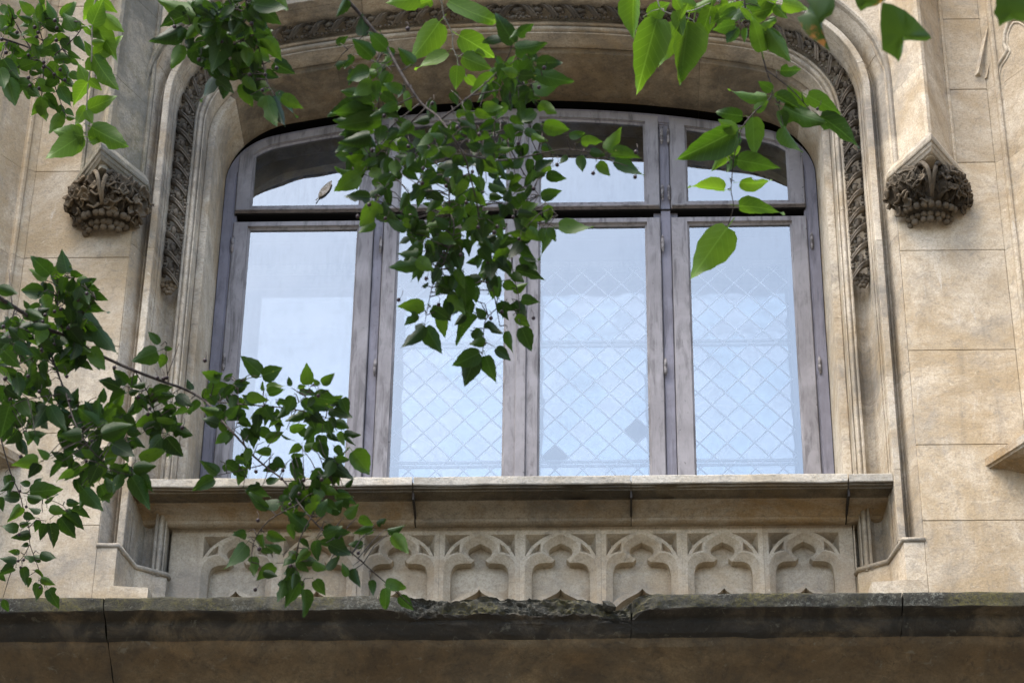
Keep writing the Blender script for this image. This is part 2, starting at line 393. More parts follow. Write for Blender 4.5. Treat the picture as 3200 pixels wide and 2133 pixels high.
# flat walls beside the window: ashlar rows, then the canted return walls coming forward
XWR0 = XC+A0+(um(249)+1)*S; XWL0 = XC-A0-(um(249)+1)*S
XWR1 = at(3085, 280, 0).x; XWL1 = at(112, 535, 0).x
rows_r = [at(2990, y, 0).z for y in (1850+130, 1625, 1388, 1093, 781, 508, 280, 60, -190)] + [Z_TOP]
rows_l = [at(260, y, 0).z for y in (1866+130, 1640, 1352, 1083, 805, 535, 262, 20, -200)] + [Z_TOP]
def canted(side):
    """plan outline of splay, bead and return wall, from the flat wall outwards (x away from the window, y)"""
    return [(0, 0), (.030, -.022), (.032, -.034), (.040, -.042), (.050, -.040), (.054, -.030), (.060, -.032), (.62, -.032-.56*1.32)]
for side, x0, x1, rows in ((1, XWR0, XWR1, rows_r), (-1, XWL0, XWL1, rows_l)):
    w = part('side_wall'); tag(w, 'plain ashlar wall strip %s the window with corbel' % ('right of' if side > 0 else 'left of'))
    rw = part('return_wall')
    for k, (z0, z1) in enumerate(zip(rows, rows[1:])):
        bm = bmesh.new(); box(bm, min(x0, x1)+.0006, max(x0, x1)-.0004, 0, .28, z0+GAP/2, z1-GAP/2, bev=.0022); rough_edges(bm, .0008, 7, k+side)
        obj('ashlar_block', bm, M['wall'], w)
        pl = canted(side); poly = [(x1+side*a, b) for a, b in pl] + [(x1+side*.62, .25), (x1+side*.001, .25)]
        bm = bmesh.new(); plan_prism(bm, poly, z0+GAP/2-.002, z1-GAP/2-.002); fixn(bm)
        obj('ashlar_block', bm, M['wall'], rw)

# corbel shafts: pointed prows springing from the carved corbels
def shaft(xc, side, name='corbel_shaft'):
    t = part(name)
    h, p = .122, .215
    pl = [(-h-.022, .02), (-h-.022, -.006), (-h-.016, -.012), (-h-.008, -.010), (-h-.003, -.002), (-h, -.004), (-.028, -p*.80), (-.026, -p*.80-.007), (-.014, -p*.97), (0, -p-.002)]
    pl = pl + [(-a, b) for a, b in reversed(pl[:-1])]
    zs = [at(xc[1], y, 0).z for y in xc[2]]
    mt = M['mossy'] if side < 0 else M['wall']
    for z0, z1 in zip(zs, zs[1:]):
        bm = bmesh.new(); plan_prism(bm, [(xc[0]+a, b) for a, b in pl], z0+GAP/2, z1-GAP/2); fixn(bm); rough_edges(bm, .0008, 8, z0)
        obj('shaft_stone', bm, mt if z0 < zs[2] else (M['wall'] if side > 0 else M['mossy']), t)
XCR = at(2893, 560, 0).x; XCL = at(345, 590, 0).x
shaft((XCR, 2890, (585, 300, 40, -200, -400)), 1)
shaft((XCL, 345, (620, 330, 60, -200, -400)), -1)

# ------------------------------------------------------------------ carved corbels
def corbel(xc, zt, label, seed):
    rnd = random.Random(seed)
    c = part('carved_corbel'); tag(c, label)
    hw_, pr = .170, .285
    # abacus: moulded slab, pointed in plan
    bm = bmesh.new()
    prof = [(1.0, 0), (1.0, -.020), (.985, -.026), (.955, -.028), (.93, -.042), (.90, -.046), (.86, -.058), (.76, -.062)]
    rings = []
    for k, z in prof:
        rings.append([bm.verts.new((xc+x*k, y*k, zt+z)) for x, y in ((-hw_, .06/k), (-hw_, -.012), (-hw_*.5, -pr*.5-.006), (0, -pr), (hw_*.5, -pr*.5-.006), (hw_, -.012), (hw_, .06/k))])
    top = [bm.verts.new((v.co.x*.0+xc+(v.co.x-xc)*.9, v.co.y*.9, zt+.035)) for v in rings[0]]
    for a, b in zip([top]+rings, rings):
        for i in range(6): bm.faces.new((a[i], a[i+1], b[i+1], b[i]))
    bm.faces.new(rings[-1]); bm.faces.new(top[::-1]); fixn(bm)
    obj('abacus', bm, M['mossy'] if xc < 0 else M['mould'], c)
    # bell: core
    H = .195
    def bell(th, t):   # th 0..pi around the front, t 0 top .. 1 bottom
        rx = hw_*(.44+.28*(1-t)**.6+1.12*t*(1-t)); ry = pr*(.20+.28*(1-t)+.66*t*(1-t))
        return Vector((xc-rx*math.cos(th), -ry*math.sin(th)+.0, zt-.055-H*t))
    bm = bmesh.new(); nt, nh = 26, 40; gr = []
    for i in range(nt+1):
        row = []
        for j in range(nh+1):
            th = math.pi*j/nh; t = i/nt; p = bell(th, t); q = bell(th, t)
            d = Vector((-math.cos(th), -math.sin(th), -.2)).normalized()
            f = noise.noise(p*26+Vector((seed, 0, 0)))*.012+abs(noise.noise(p*52+Vector((0, seed, 0))))*.012
            row.append(bm.verts.new(p*1.0+d*(f-.022)))
        gr.append(row)
    for i in range(nt):
        for j in range(nh): bm.faces.new((gr[i][j], gr[i+1][j], gr[i+1][j+1], gr[i][j+1]))
    bm.faces.new([gr[-1][j] for j in range(nh, -1, -1)]); fixn(bm)
    smooth(obj('bell_core', bm, M['corbel'], c), 60)
    # curling stone leaves around the bell
    def leaf(th, t0, t1, wid, curl, n):
        bm = bmesh.new(); cols = 9; rws = 12; g = []
        for i in range(rws+1):
            t = t0+(t1-t0)*i/rws; k = i/rws; row = []
            for j in range(cols+1):
                a = -1+2*j/cols
                lob = (.55+.45*abs(math.sin(k*math.pi*3.0+.4)))*math.sin(math.pi*min(1, .12+k*.86))**.6
                th2 = th+a*wid*lob
                p = bell(max(.02, min(math.pi-.02, th2)), max(0, min(1, t+.05*abs(a)*(1 if k > .5 else -.4))))
                d = Vector((-math.cos(th2), -math.sin(th2), .10)).normalized()
                h = .004+.030*k**1.5*curl + .013*math.cos(a*math.pi*2.2)*lob + .012*(1-abs(a)) - .02*abs(a)**3
                h += noise.noise(p*40+Vector((n*3.1, 0, 0)))*.010
                if k > .88: p.z += (k-.88)*.16*curl
                row.append(bm.verts.new(p+d*h))
            g.append(row)
        for i in range(rws):
            for j in range(cols): bm.faces.new((g[i][j], g[i][j+1], g[i+1][j+1], g[i+1][j]))
        ext = bmesh.ops.solidify(bm, geom=bm.faces[:], thickness=.012); fixn(bm)
        smooth(obj('stone_leaf', bm, M['corbel'], c), 50)
    n = 0
    for th, t0, t1, w, cu in ((.30, .10, .80, .34, 1.0), (.78, .02, .70, .30, .9), (1.20, .0, .42, .22, .9), (1.25, .36, .86, .26, 1.1), (math.pi-1.20, .0, .42, .22, .9),
                              (math.pi-1.25, .36, .86, .26, 1.1), (math.pi-.78, .02, .70, .30, .9), (math.pi-.30, .10, .80, .34, 1.0), (.52, .42, .95, .26, 1.0), (math.pi-.52, .42, .95, .26, 1.0), (.95, .5, .92, .2, .9), (math.pi-.95, .5, .92, .2, .9)):
        leaf(th+rnd.uniform(-.05, .05), t0, t1, w, cu*rnd.uniform(.85, 1.15), n+seed); n += 1
    # small curled lobes that break up the outline
    lobs = []
    for q in range(3):
        lob = bmesh.new(); rr_ = []
        for a_ in range(5):
            rad = a_/4; rr_.append([lob.verts.new((rad*math.cos(w_)*(1+.25*math.cos(3*w_+q)*rad), rad*math.sin(w_)*(1+.2*math.sin(4*w_+q)*rad), .55*rad*rad*(1+.4*math.sin(3*w_+q*2))-.15)) for w_ in [k_*math.pi/7 for k_ in range(14)]])
        for a_, b_ in zip(rr_, rr_[1:]):
            for k_ in range(14): lob.faces.new((a_[k_], a_[(k_+1) % 14], b_[(k_+1) % 14], b_[k_]))
        bmesh.ops.remove_doubles(lob, verts=lob.verts[:], dist=1e-4)
        bmesh.ops.solidify(lob, geom=lob.faces[:], thickness=.28); fixn(lob)
        lobm = bpy.data.meshes.new('leaf_lobe'); lob.to_mesh(lobm); lob.free(); lobm.materials.append(M['corbel'])
        for p in lobm.polygons: p.use_smooth = True
        lobs.append(lobm)
    for i in range(64):
        th = rnd.uniform(.05, math.pi-.05); t = rnd.uniform(.14, .9)
        if abs(th-math.pi/2) < .13: continue
        o = obj('leaf_lobe', lobs[i % 3], None, c); p = bell(th, t)
        d = Vector((-math.cos(th), -math.sin(th)-.1, rnd.uniform(-.5, .35))).normalized()
        o.location = p+d*rnd.uniform(.012, .026); s = rnd.uniform(.016, .028)
        o.rotation_mode = 'QUATERNION'; o.rotation_quaternion = d.to_track_quat('Z', 'Y') @ Vector((0, 0, 1)).rotation_difference(Vector((rnd.uniform(-.4, .4), rnd.uniform(-.4, .4), 1)))
        o.scale = (s*rnd.uniform(.8, 1.3), s*rnd.uniform(.8, 1.3), s)
    # central stalk: two flaring ribs that meet below
    for sg in (-1, 1):
        bm = bmesh.new(); pts = []
        for k in range(13):
            t = k/12; q = bell(math.pi/2+sg*(.17*(1-t)**1.4+.012), .02+.80*t)
            pts.append(q+Vector((sg*(.020*(1-t)**5), -.030-.022*math.sin(t*math.pi)+ (.02 if k == 0 else 0), .0)))
        tube(bm, pts, [.0115-.005*k/12 for k in range(13)], 8); obj('stalk_rib', bm, M['corbel'], c)
    # bunch of grapes under the leaves
    gr = bmesh.new(); bmesh.ops.create_icosphere(gr, subdivisions=2, radius=1)
    grm = bpy.data.meshes.new('grape'); gr.to_mesh(grm); gr.free(); grm.materials.append(M['corbel'])
    for p in grm.polygons: p.use_smooth = True
    for row, (t, nn, off) in enumerate(((.93, 10, .030), (1.03, 9, .026), (1.12, 6, .014))):
        for i in range(nn):
            th = .35+(math.pi-.7)*(i+.5*(row % 2)+rnd.uniform(-.15, .15))/nn
            p = bell(th, min(t, 1.0)); o = obj('grape', grm, None, c)
            o.location = p+Vector((-math.cos(th), -math.sin(th), 0))*off+Vector((0, .02 if t > 1 else 0, -max(0, t-1)*.22)); s = rnd.uniform(.0135, .018)
            o.scale = (s, s, s*rnd.uniform(.9, 1.25))
corbel(XCR, at(2915, 412, -.3).z, 'carved leaf and grape corbel right of the window', 3)
corbel(XCL, at(328, 440, -.3).z, 'carved leaf and grape corbel left of the window', 11)

# ------------------------------------------------------------------ carved vine in the hollow of the arch
VINE = part('carved_vine'); tag(VINE, 'undercut carving of vine leaves and berries in the arch hollow')
def lumpy(bm, c, r, sx=1, sy=1, sz_=1, sub=1, seed=0):
    m = bmesh.ops.create_icosphere(bm, subdivisions=sub, radius=1)
    for v in m['verts']:
        k = 1+.22*noise.noise(v.co*1.9+Vector((seed, 0, 0))); v.co = Vector((c[0]+v.co.x*r*sx*k, c[1]+v.co.y*r*sy*k, c[2]+v.co.z*r*sz_*k))
UNIT = 74*S
def vine_unit(seed):
    r = random.Random(seed); bm = bmesh.new()
    # local: x across the hollow (-.5..+.5 of its width), y depth (towards the viewer negative), z along
    w = 28*S
    # stalk ribbon crossing on the slant
    n = 9; strip = []
    for i in range(n+1):
        k = i/n; a = -1+2*k
        x = a*w*.98; z = -a*UNIT*.40; y = -.040*math.cos(a*1.35)-.012
        strip.append([bm.verts.new((x, y+dy, z+dz)) for dy, dz in ((.016, -.0135), (-.004, -.0125), (-.006, -.004), (-.001, 0), (-.006, .004), (-.004, .0125), (.016, .0135))])
    for a, b in zip(strip, strip[1:]):
        for k in range(6): bm.faces.new((a[k], a[k+1], b[k+1], b[k]))
    # leaf body with lobes
    lumpy(bm, (r.uniform(-.004, .004), -.026, UNIT*.52), .020, .62, .9, 1.2, 2, seed)
    for i in range(6):
        a = i/6*2*math.pi+r.uniform(-.3, .3)
        lumpy(bm, (math.cos(a)*w*.46, -.012-r.uniform(0, .012), UNIT*.52+math.sin(a)*UNIT*.22), r.uniform(.008, .013), 1, 1, 1.1, 1, seed+i)
    # berries along both edges
    for sg in (-1, 1):
        for i in range(5):
            lumpy(bm, (sg*w*r.uniform(.72, .95), -.010-r.uniform(0, .010), UNIT*(.12+.19*i)+r.uniform(-.003, .003)), r.uniform(.0072, .0102), 1, 1, 1, 1, seed+i)
    fixn(bm)
    for f in bm.faces: f.smooth = True
    me = bpy.data.meshes.new('vine_leaf'); bm.to_mesh(me); bm.free(); me.materials.append(M['vine'])
    me.set_sharp_from_angle(angle=math.radians(55)); return me
units = [vine_unit(i*7+1) for i in range(5)]
UC, YC = um(121), 142
z_lo = at(540, 905, YC*S).z
s_lo = sz(z_lo)
mid = stone_path.ev(L/2)
def offset_len(s_from, s_to):
    d = 0; last = None
    for i in range(401):
        x, z, nx, nz = stone_path.ev(s_from+(s_to-s_from)*i/400); p = (x+nx*UC*S, z+nz*UC*S)
        if last: d += math.hypot(p[0]-last[0], p[1]-last[1])
        last = p
    return d
tot = offset_len(s_lo, L/2); cnt = round(tot/UNIT)
def walk(side):
    acc = 0; last = None; k = 0; N_ = 3000
    for i in range(N_+1):
        s = s_lo+(L/2-s_lo)*i/N_
        x, z, nx, nz = stone_path.ev(s if side < 0 else L-s); p = (x+nx*UC*S, z+nz*UC*S)
        if last: acc += math.hypot(p[0]-last[0], p[1]-last[1])
        last = p
        if acc >= (k+.55)*tot/cnt and k < cnt-0:
            yield k, Vector((XC+p[0], YC*S, p[1])), nx, nz; k += 1
for side in (-1, 1):
    for k, p, nx, nz in walk(side):
        o = obj('vine_leaf', units[(k*3+(side > 0)) % 5], None, VINE)
        # local x = outward normal in the facade plane, z = along the arch, mirrored right side keeps slant symmetrical
        if side < 0: X = Vector((-nx, 0, -nz)); 
        else: X = Vector((-nx, 0, -nz))
        Z = Vector((X.z*0, 0, 0)); Z = Vector((-X.z, 0, X.x)) if side < 0 else Vector((X.z, 0, -X.x))
        if side < 0: X = X
        Yv = Vector((0, 1, 0))
        o.matrix_local = Matrix(((X.x, 0, Z.x, p.x), (X.y, 1, Z.y, p.y), (X.z, 0, Z.z, p.z), (0, 0, 0, 1)))
    # pendant bunch where the carving stops
    x, z, nx, nz = stone_path.ev(s_lo if side < 0 else L-s_lo); bm = bmesh.new(); r = random.Random(side)
    px_, pz_ = XC+x+nx*UC*S, z+nz*UC*S
    for row, (dz, nn) in enumerate(((.028, 4), (.008, 4), (-.010, 3), (-.026, 2))):
        for i in range(nn):
            lumpy(bm, (px_+(i-(nn-1)/2)*.0175+r.uniform(-.002, .002), YC*S-.012+r.uniform(-.006, .004), pz_+dz), .0115, 1, 1, 1, 2, i+row)
    for f in bm.faces: f.smooth = True
    obj('berry_bunch', bm, M['corbel'], VINE)

# ------------------------------------------------------------------ window sill
SILL = part('window_sill')
sill_prof = [(35, 0), (35, -24), (38, -27), (44, -27), (45, -33), (54, -34), (55, -38), (98, -39), (100, -44), (106, -44), (122, -44), (140, -46), (155, -50), (166, -56), (172, -62), (174, -62), (174, -66), (176, -71), (182, -75), (191, -76), (202, -74), (208, -70), (217, -70), (330, -70), (330, 6), (38, 4)]
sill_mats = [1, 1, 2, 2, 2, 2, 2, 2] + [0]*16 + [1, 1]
sx = [XC-A0-133*S, at(1290, 1490, 20*S).x, at(1972, 1486, 20*S).x, at(2653, 1483, 20*S).x, XC+A0+133*S]
for i in range(4):
    x0, x1 = sx[i]+.0015, sx[i+1]-.0015
    if i in (0, 2): x1 -= .003
    bm = bmesh.new(); nx_ = max(6, int((x1-x0)/.02)); rings = []
    for k in range(nx_+1):
        x = x0+(x1-x0)*k/nx_; row = []
        for j, (Y, z) in enumerate(sill_prof):
            q = Vector((x, Y*S, Z_SILL+z*S))
            amp = .0035 if j in (0, 1, 2, 3, 4, 25) else .0012
            q += Vector((0, noise.noise(Vector((x*9, j*.3, i)))*amp, noise.noise(Vector((x*7, j*.2, 5)))*amp))
            # bruised lower edge of the nosing
            ch = max(0, noise.noise(Vector((x*5.5+3, 1, 2)))-.28)
            if j in (3, 4, 5, 6, 7) and x > sx[1]: q += Vector((0, ch*.06, ch*.03))
            row.append(bm.verts.new(q))
        rings.append(row)
    m = len(sill_prof)
    for a, b in zip(rings, rings[1:]):
        for j in range(m):
            f = bm.faces.new((a[j], a[(j+1) % m], b[(j+1) % m], b[j])); f.material_index = sill_mats[j]
    bm.faces.new(rings[0]); bm.faces.new(rings[-1][::-1]); fixn(bm)
    smooth(obj('sill_stone', bm, [M['sill'], M['silltop'], M['sillcrust']], SILL), 30)

for x in sx[1:4]:
    bm = bmesh.new(); box(bm, x-.004, x+.004, 60*S, 325*S, Z_SILL-62*S, Z_SILL-3*S); obj('joint_mortar', bm, M['gap'], SILL)

# ------------------------------------------------------------------ plinths where the jamb mouldings stop
def plinth(side):
    t = part('jamb_plinth')
    P = [(206, .3), (146, .3), (112, 127), (22, 178), (20, 215), (20, 330), (206, 330)]
    X = lambda u: XC+side*(A0+u*S)
    bm = bmesh.new(); plan_prism(bm, [(X(u), y*S) for u, y in P], Z_COR-.3, Z_BASE-.006); fixn(bm); rough_edges(bm, .001, 6, side)
    obj('plinth_block', bm, M['wall'], t)
    bm = bmesh.new()                                         # sloping stop above the roll
    a = [(206, 4), (149, 4), (115, 130), (24, 182), (24, 330), (206, 330)]; b = [(206, 22), (133, 30), (120, 150), (34, 196), (34, 330), (206, 330)]
    va = [bm.verts.new((X(u), y*S, Z_BASE-.006)) for u, y in a]; vb = [bm.verts.new((X(u), y*S, Z_BASE+.022)) for u, y in b]
    for i in range(6): bm.faces.new((va[i], va[(i+1) % 6], vb[(i+1) % 6], vb[i]))
    bm.faces.new(vb); bm.faces.new(va[::-1]); fixn(bm); obj('plinth_stop', bm, M['mould'], t)
    bm = bmesh.new()                                         # bead that returns round the plinth
    pts = [(214, 46), (205, 1), (146, 1), (112, 126), (22, 177), (20, 200)]; full = []
    tube(bm, [(X(u), y*S, Z_BASE-.004) for u, y in pts], .012, 10); obj('bead_mould', bm, M['mould'], t)
    bm = bmesh.new()                                         # low step in front
    z1 = at(2750 if side > 0 else 470, 1816 if side > 0 else 1834, 10*S).z
    plan_prism(bm, [(X(206), -1*S), (X(146), -1*S), (X(44), 12*S), (X(38), 60*S), (X(38), 185*S), (X(206), 185*S)], Z_COR-.3, z1); fixn(bm); rough_edges(bm, .0012, 6, side+3)
    obj('plinth_step', bm, M['wall'], t)
plinth(1); plinth(-1)

# ------------------------------------------------------------------ blind tracery panels under the sill
TR = part('tracery_parapet'); tag(TR, 'row of blind trefoil tracery panels below the window sill')
k = 1/3.62*S*1.03
vz = k/.819
def nz_(z, d=0): return z*vz + d*S*.574/.819     # photo heights to true heights for a point d pixels deep
A_half = [(-385, -900), (-385, -560), (-384, -400), (-382, -330), (-368, -282), (-340, -245), (-305, -220), (-268, -206), (-230, -199), (-197, -196), (-197, -196), (-197, -196), (-199, -165), (-194, -130), (-178, -100), (-150, -75), (-112, -52), (-60, -27), (0, 0)]
B_half = [(-312, -900), (-312, -560), (-311, -430), (-308, -400), (-298, -360), (-280, -332), (-252, -314), (-215, -304), (-160, -300), (-95, -300), (-60, -268), (-64, -270), (-105, -242), (-126, -215), (-130, -188), (-118, -163), (-92, -143), (-50, -122), (0, -100)]
D1, D2 = 19, 50
def mirror(h): return h + [(-x, z) for x, z in reversed(h[:-1])]
Apts = [(x*k, nz_(z)) for x, z in mirror(A_half)]
Bpts = [(x*k, nz_(z, D1)) for x, z in mirror(B_half)]
PITCHX = 252.0
def tracery_panel(xc, z0, w0, w1, zb, zt):
    bm = bmesh.new(); y0 = PANEL_Y
    def ringv(pts, d): return [bm.verts.new((xc+x, y0+d*S, z0+z)) for x, z in pts]
    av = ringv(Apts, 0); bv = ringv(Bpts, D1); cv = ringv(Bpts, D2)
    zbl = min(p[1] for p in Apts)
    hol = []
    def uniq(vs):
        out = [vs[0]]
        for v in vs[1:]:
            if (v.co-out[-1].co).length > 1e-6: out.append(v)
        return out
    n = len(av)
    for i in range(n-1):
        for p, q in ((av, bv), (bv, cv)):
            try:
                vs = [p[i], p[i+1], q[i+1], q[i]]
                if (p[i].co-p[i+1].co).length < 1e-6: vs = [p[i], q[i+1], q[i]]
                bm.faces.new(vs)
            except ValueError: pass
    bmesh.ops.remove_doubles(bm, verts=av, dist=1e-6)
    av = [v for v in bm.verts if abs(v.co.y-y0) < 1e-7]
    # back of the niche
    bk_ = [bm.verts.new((xc+x, y0+D2*S, z)) for x, z in ((-.16, z0+zbl), (.16, z0+zbl), (.16, z0+.03), (-.16, z0+.03))]; bm.faces.new(bk_)
    # front plate: outline with the niche, two spandrels and two eyes cut out
    def cutout(pts, depth, inset):
        cx = sum(p[0] for p in pts)/len(pts); cz = sum(p[1] for p in pts)/len(pts)
        o = [bm.verts.new((xc+x, y0, z0+z)) for x, z in pts]
        i_ = [bm.verts.new((xc+cx+(x-cx)*inset, y0+depth*S, z0+cz+(z-cz)*inset)) for x, z in pts]
        m = len(pts)
        for a in range(m): bm.faces.new((o[a], o[(a+1) % m], i_[(a+1) % m], i_[a]))
        bm.faces.new(i_); return o
    loops = []
    for sg in (-1, 1):
        sp = [(-380, -2), (-100, -2), (-150, -20), (-215, -52), (-275, -95), (-325, -145), (-360, -195), (-380, -232)]
        ey = [(-330, -212), (-300, -165), (-262, -125), (-216, -92), (-214, -130), (-212, -182), (-240, -186), (-285, -194)]
        for pts, d, ins in ((sp, 40, .5), (ey, 20, .4)):
            loops.append(cutout([(sg*x*k, nz_(z)) for x, z in pts], d, ins))
    zbt = z0+zbl
    edges = []
    outer = [(w0, zbt), (w0, zt), (w1, zt), (w1, zbt)]
    ov = [bm.verts.new((x, y0, z)) for x, z in outer]
    # bottom is open under the niche: plate outline runs round the niche opening
    avl = sorted(av, key=lambda v: v.index)
    chain = uniq(ringv(Apts, 0))
    poly = [ov[0], ov[1], ov[2], ov[3]] + chain[::-1]
    es = []
    for a, b in zip(poly, poly[1:]+poly[:1]): es.append(bm.edges.new((a, b)))
    for lp in loops:
        for a, b in zip(lp, lp[1:]+lp[:1]):
            e = bm.edges.get((a, b)) or bm.edges.new((a, b)); es.append(e)
    bmesh.ops.triangle_fill(bm, edges=es, use_beauty=True, use_dissolve=False)
    bmesh.ops.remove_doubles(bm, verts=bm.verts[:], dist=1e-5)
    # rim of the next cusped arch that starts below
    bm2 = bmesh.new()
    t_ = [(-330, -725), (-270, -680), (-190, -637), (-110, -605), (-45, -577), (-12, -550), (0, -535)]
    t_ = t_ + [(-x, z) for x, z in reversed(t_[:-1])]
    up_ = [(xc+x*k, z0+nz_(z, 20)) for x, z in t_]; lo_ = [(xc+x*k*.86, z0+nz_(z-40, 20)) for x, z in t_]
    y1, y2 = y0+14*S, y0+(D2+2)*S
    U = [bm2.verts.new((x, y1, z)) for x, z in up_]; Lw = [bm2.verts.new((x, y1, z)) for x, z in lo_]
    U2 = [bm2.verts.new((x, y2, z)) for x, z in up_]; L2 = [bm2.verts.new((x, y2, z)) for x, z in lo_]
    for i in range(len(U)-1):
        bm2.faces.new((U[i], U[i+1], Lw[i+1], Lw[i])); bm2.faces.new((U[i], U2[i], U2[i+1], U[i+1])); bm2.faces.new((Lw[i], Lw[i+1], L2[i+1], L2[i]))
    bmesh.ops.recalc_face_normals(bm2, faces=bm2.faces[:])
    fixn(bm)
    return bm, bm2
z_ap = at(1752, 1667, PANEL_Y).z
zt_ = Z_SILL-69*S
xcs = [at(x, 1668-(x-1752)*.0073, PANEL_Y).x for x in (1752,)]
x0c = xcs[0]; pw = at(1752+126, 1667, PANEL_Y).x-at(1752-126, 1667, PANEL_Y).x
k_ = 0
xa_end, xb_end = XC-A0-24*S, XC+A0+24*S
centers = [x0c+pw*(i-4) for i in range(8)]
for i, xc in enumerate(centers):
    w0 = xc-pw/2 if i else xa_end; w1 = xc+pw/2 if i < 7 else xc+150*S
    if i == 1: w1 -= 0
    bm, bm2 = tracery_panel(xc, z_ap, w0+(.0005 if i % 2 else 0), w1-(.002 if i in (1,) else .0003), Z_COR-.2, zt_-.0)
    o = smooth(obj('trefoil_panel', bm, M['panel'], TR), 25)
    smooth(obj('cusp_rim', bm2, M['panel'], o), 30)
# end piece right of the crack
bm = bmesh.new(); xk = centers[-1]+150*S
n_ = 24; lft = []
for i in range(n_+1):
    z = Z_COR-.2+(zt_-Z_COR+.2)*i/n_; lft.append((xk+.003+.004*noise.noise(Vector((0, 3, z*14)))+.003*noise.noise(Vector((5, 3, z*40))), z))
prism(bm, [(xb_end, lft[0][1]), (xb_end, lft[-1][1])] + lft[::-1], PANEL_Y+.001, PANEL_Y+.05); fixn(bm)
obj('end_stone', bm, M['panel'], TR)

# ------------------------------------------------------------------ lower cornice
CORN = part('mossy_cornice'); tag(CORN, 'dark lichen covered cornice with broken edge at the bottom')
# (Y, z) in pixels, front lip first
cp = [(-150, 10), (-215, 4), (-228, 0), (-231, -6), (-231, -20), (-230, -34), (-229, -44), (-225, -47), (-216, -47), (-202, -50), (-190, -54), (-187, -60), (-186, -70), (-183, -74), (-176, -82), (-166, -92), (-150, -100), (-146, -105), (-142, -110), (-134, -118), (-110, -132), (-80, -150), (-40, -178), (0, -214), (40, -262), (60, -320)]
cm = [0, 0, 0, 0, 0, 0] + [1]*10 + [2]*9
fine = []
for (a, b), mi in zip(zip(cp, cp[1:]), cm):
    L_ = math.hypot(b[0]-a[0], b[1]-a[1]); n_ = max(1, int(L_/5)) if mi < 2 else max(1, int(L_/22))
    for t in range(n_): fine.append((a[0]+(b[0]-a[0])*t/n_, a[1]+(b[1]-a[1])*t/n_, mi))
fine.append((cp[-1][0], cp[-1][1], 2))
jx = [at(325, 1868, -.31).x, at(1180, 1862, -.31).x, at(1975, 1857, -.31).x, at(2820, 1850, -.31).x]
xs_c = [jx[0]-1.6, jx[0], jx[1], jx[2], jx[3], jx[3]+1.6]
bx0, bx1, bn = at(1185, 1860, -.31).x, at(1985, 1860, -.31).x, at(1925, 1860, -.31).x
def brk(x):
    """how much of the lip has broken away: 0 whole .. 1"""
    if x < bx0-.04 or x > jx[2]+.10: return 0
    t = (x-bx0)/(bx1-bx0)
    b = max(0, min(1, t*7))*(.62+.34*noise.noise(Vector((x*6, 0, 0)))+.16*noise.noise(Vector((x*23, 4, 0))))
    b += .75*math.exp(-((x-bn)/.055)**2)+.2*math.exp(-((x-bn+.17)/.10)**2)
    if x > jx[2]: b *= max(0, 1-(x-jx[2])/.10)*.8
    return max(0, min(1.25, b))
for i in range(5):
    x0, x1 = xs_c[i]+.0022, xs_c[i+1]-.0022
    step = .007 if i in (2, 3) else .022
    nx_ = int((x1-x0)/step); bm = bmesh.new(); rings = []
    for kk in range(nx_+1):
        xx = x0+(x1-x0)*kk/nx_; row = []
        b = brk(xx)
        for j, (Y, z, mi) in enumerate(fine):
            x = xx
            if kk in (0, nx_): x += (.006*noise.noise(Vector((i+kk, z*.02, 0)))+(-.00012*z if i in (0, 1) else .0001*z)*(1 if mi == 2 else .6))
            q = Vector((x, Y*S, Z_COR+z*S))
            e = .0055 if mi < 2 else .005
            q += Vector((0, noise.noise(Vector((x*11, z*.04, Y*.03)))*e+noise.noise(Vector((x*45, z*.15, Y*.1)))*e*.6, noise.noise(Vector((x*8+9, z*.03, Y*.03)))*e))
            if b > 0 and z > -66:
                # broken surface: a rough, nearly upright face cut back behind the lip
                rg = noise.noise(Vector((x*13, z*.045, 1)))*.6+noise.noise(Vector((x*31+z*.10, z*.11, 3)))*.5+noise.noise(Vector((x*70, z*.25, 7)))*.25
                nt = math.exp(-((xx-bn)/.06)**2)
                lim = -231+min(1, b*1.5)*(34-abs(z)*.05+24*rg)+nt*22
                if Y < lim: q.y = lim*S
                q.z -= (min(1, b)*(6+9*rg)+nt*20*max(0, 1+z/66))*S
            row.append(bm.verts.new(q))
        rings.append(row)
    m = len(fine)
    for a, b_ in zip(rings, rings[1:]):
        for j in range(m-1):
            f = bm.faces.new((a[j], a[j+1], b_[j+1], b_[j])); f.material_index = fine[j][2]
    back0 = [bm.verts.new((rings[0][0].co.x, .30, Z_COR+10*S)), bm.verts.new((rings[0][0].co.x, .30, Z_COR-320*S))]
    back1 = [bm.verts.new((rings[-1][0].co.x, .30, Z_COR+10*S)), bm.verts.new((rings[-1][0].co.x, .30, Z_COR-320*S))]
    bm.faces.new(rings[0][::-1]+[back0[0], back0[1]]); bm.faces.new(rings[-1]+[back1[1], back1[0]])
    fl = [r[0] for r in rings]; bm.faces.new([back0[0]]+fl+[back1[0]])
    fixn(bm)
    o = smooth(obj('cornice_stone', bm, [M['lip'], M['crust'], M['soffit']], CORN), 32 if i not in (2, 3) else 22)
# loose chip left lying in the break
bm = bmesh.new(); bmesh.ops.create_icosphere(bm, subdivisions=1, radius=.03)
for v in bm.verts: v.co *= 1+.5*noise.noise(v.co*40); v.co.z *= .8
o = obj('stone_chip', bm, M['lip'], CORN); p = at(1905, 1893, -.27); o.location = p

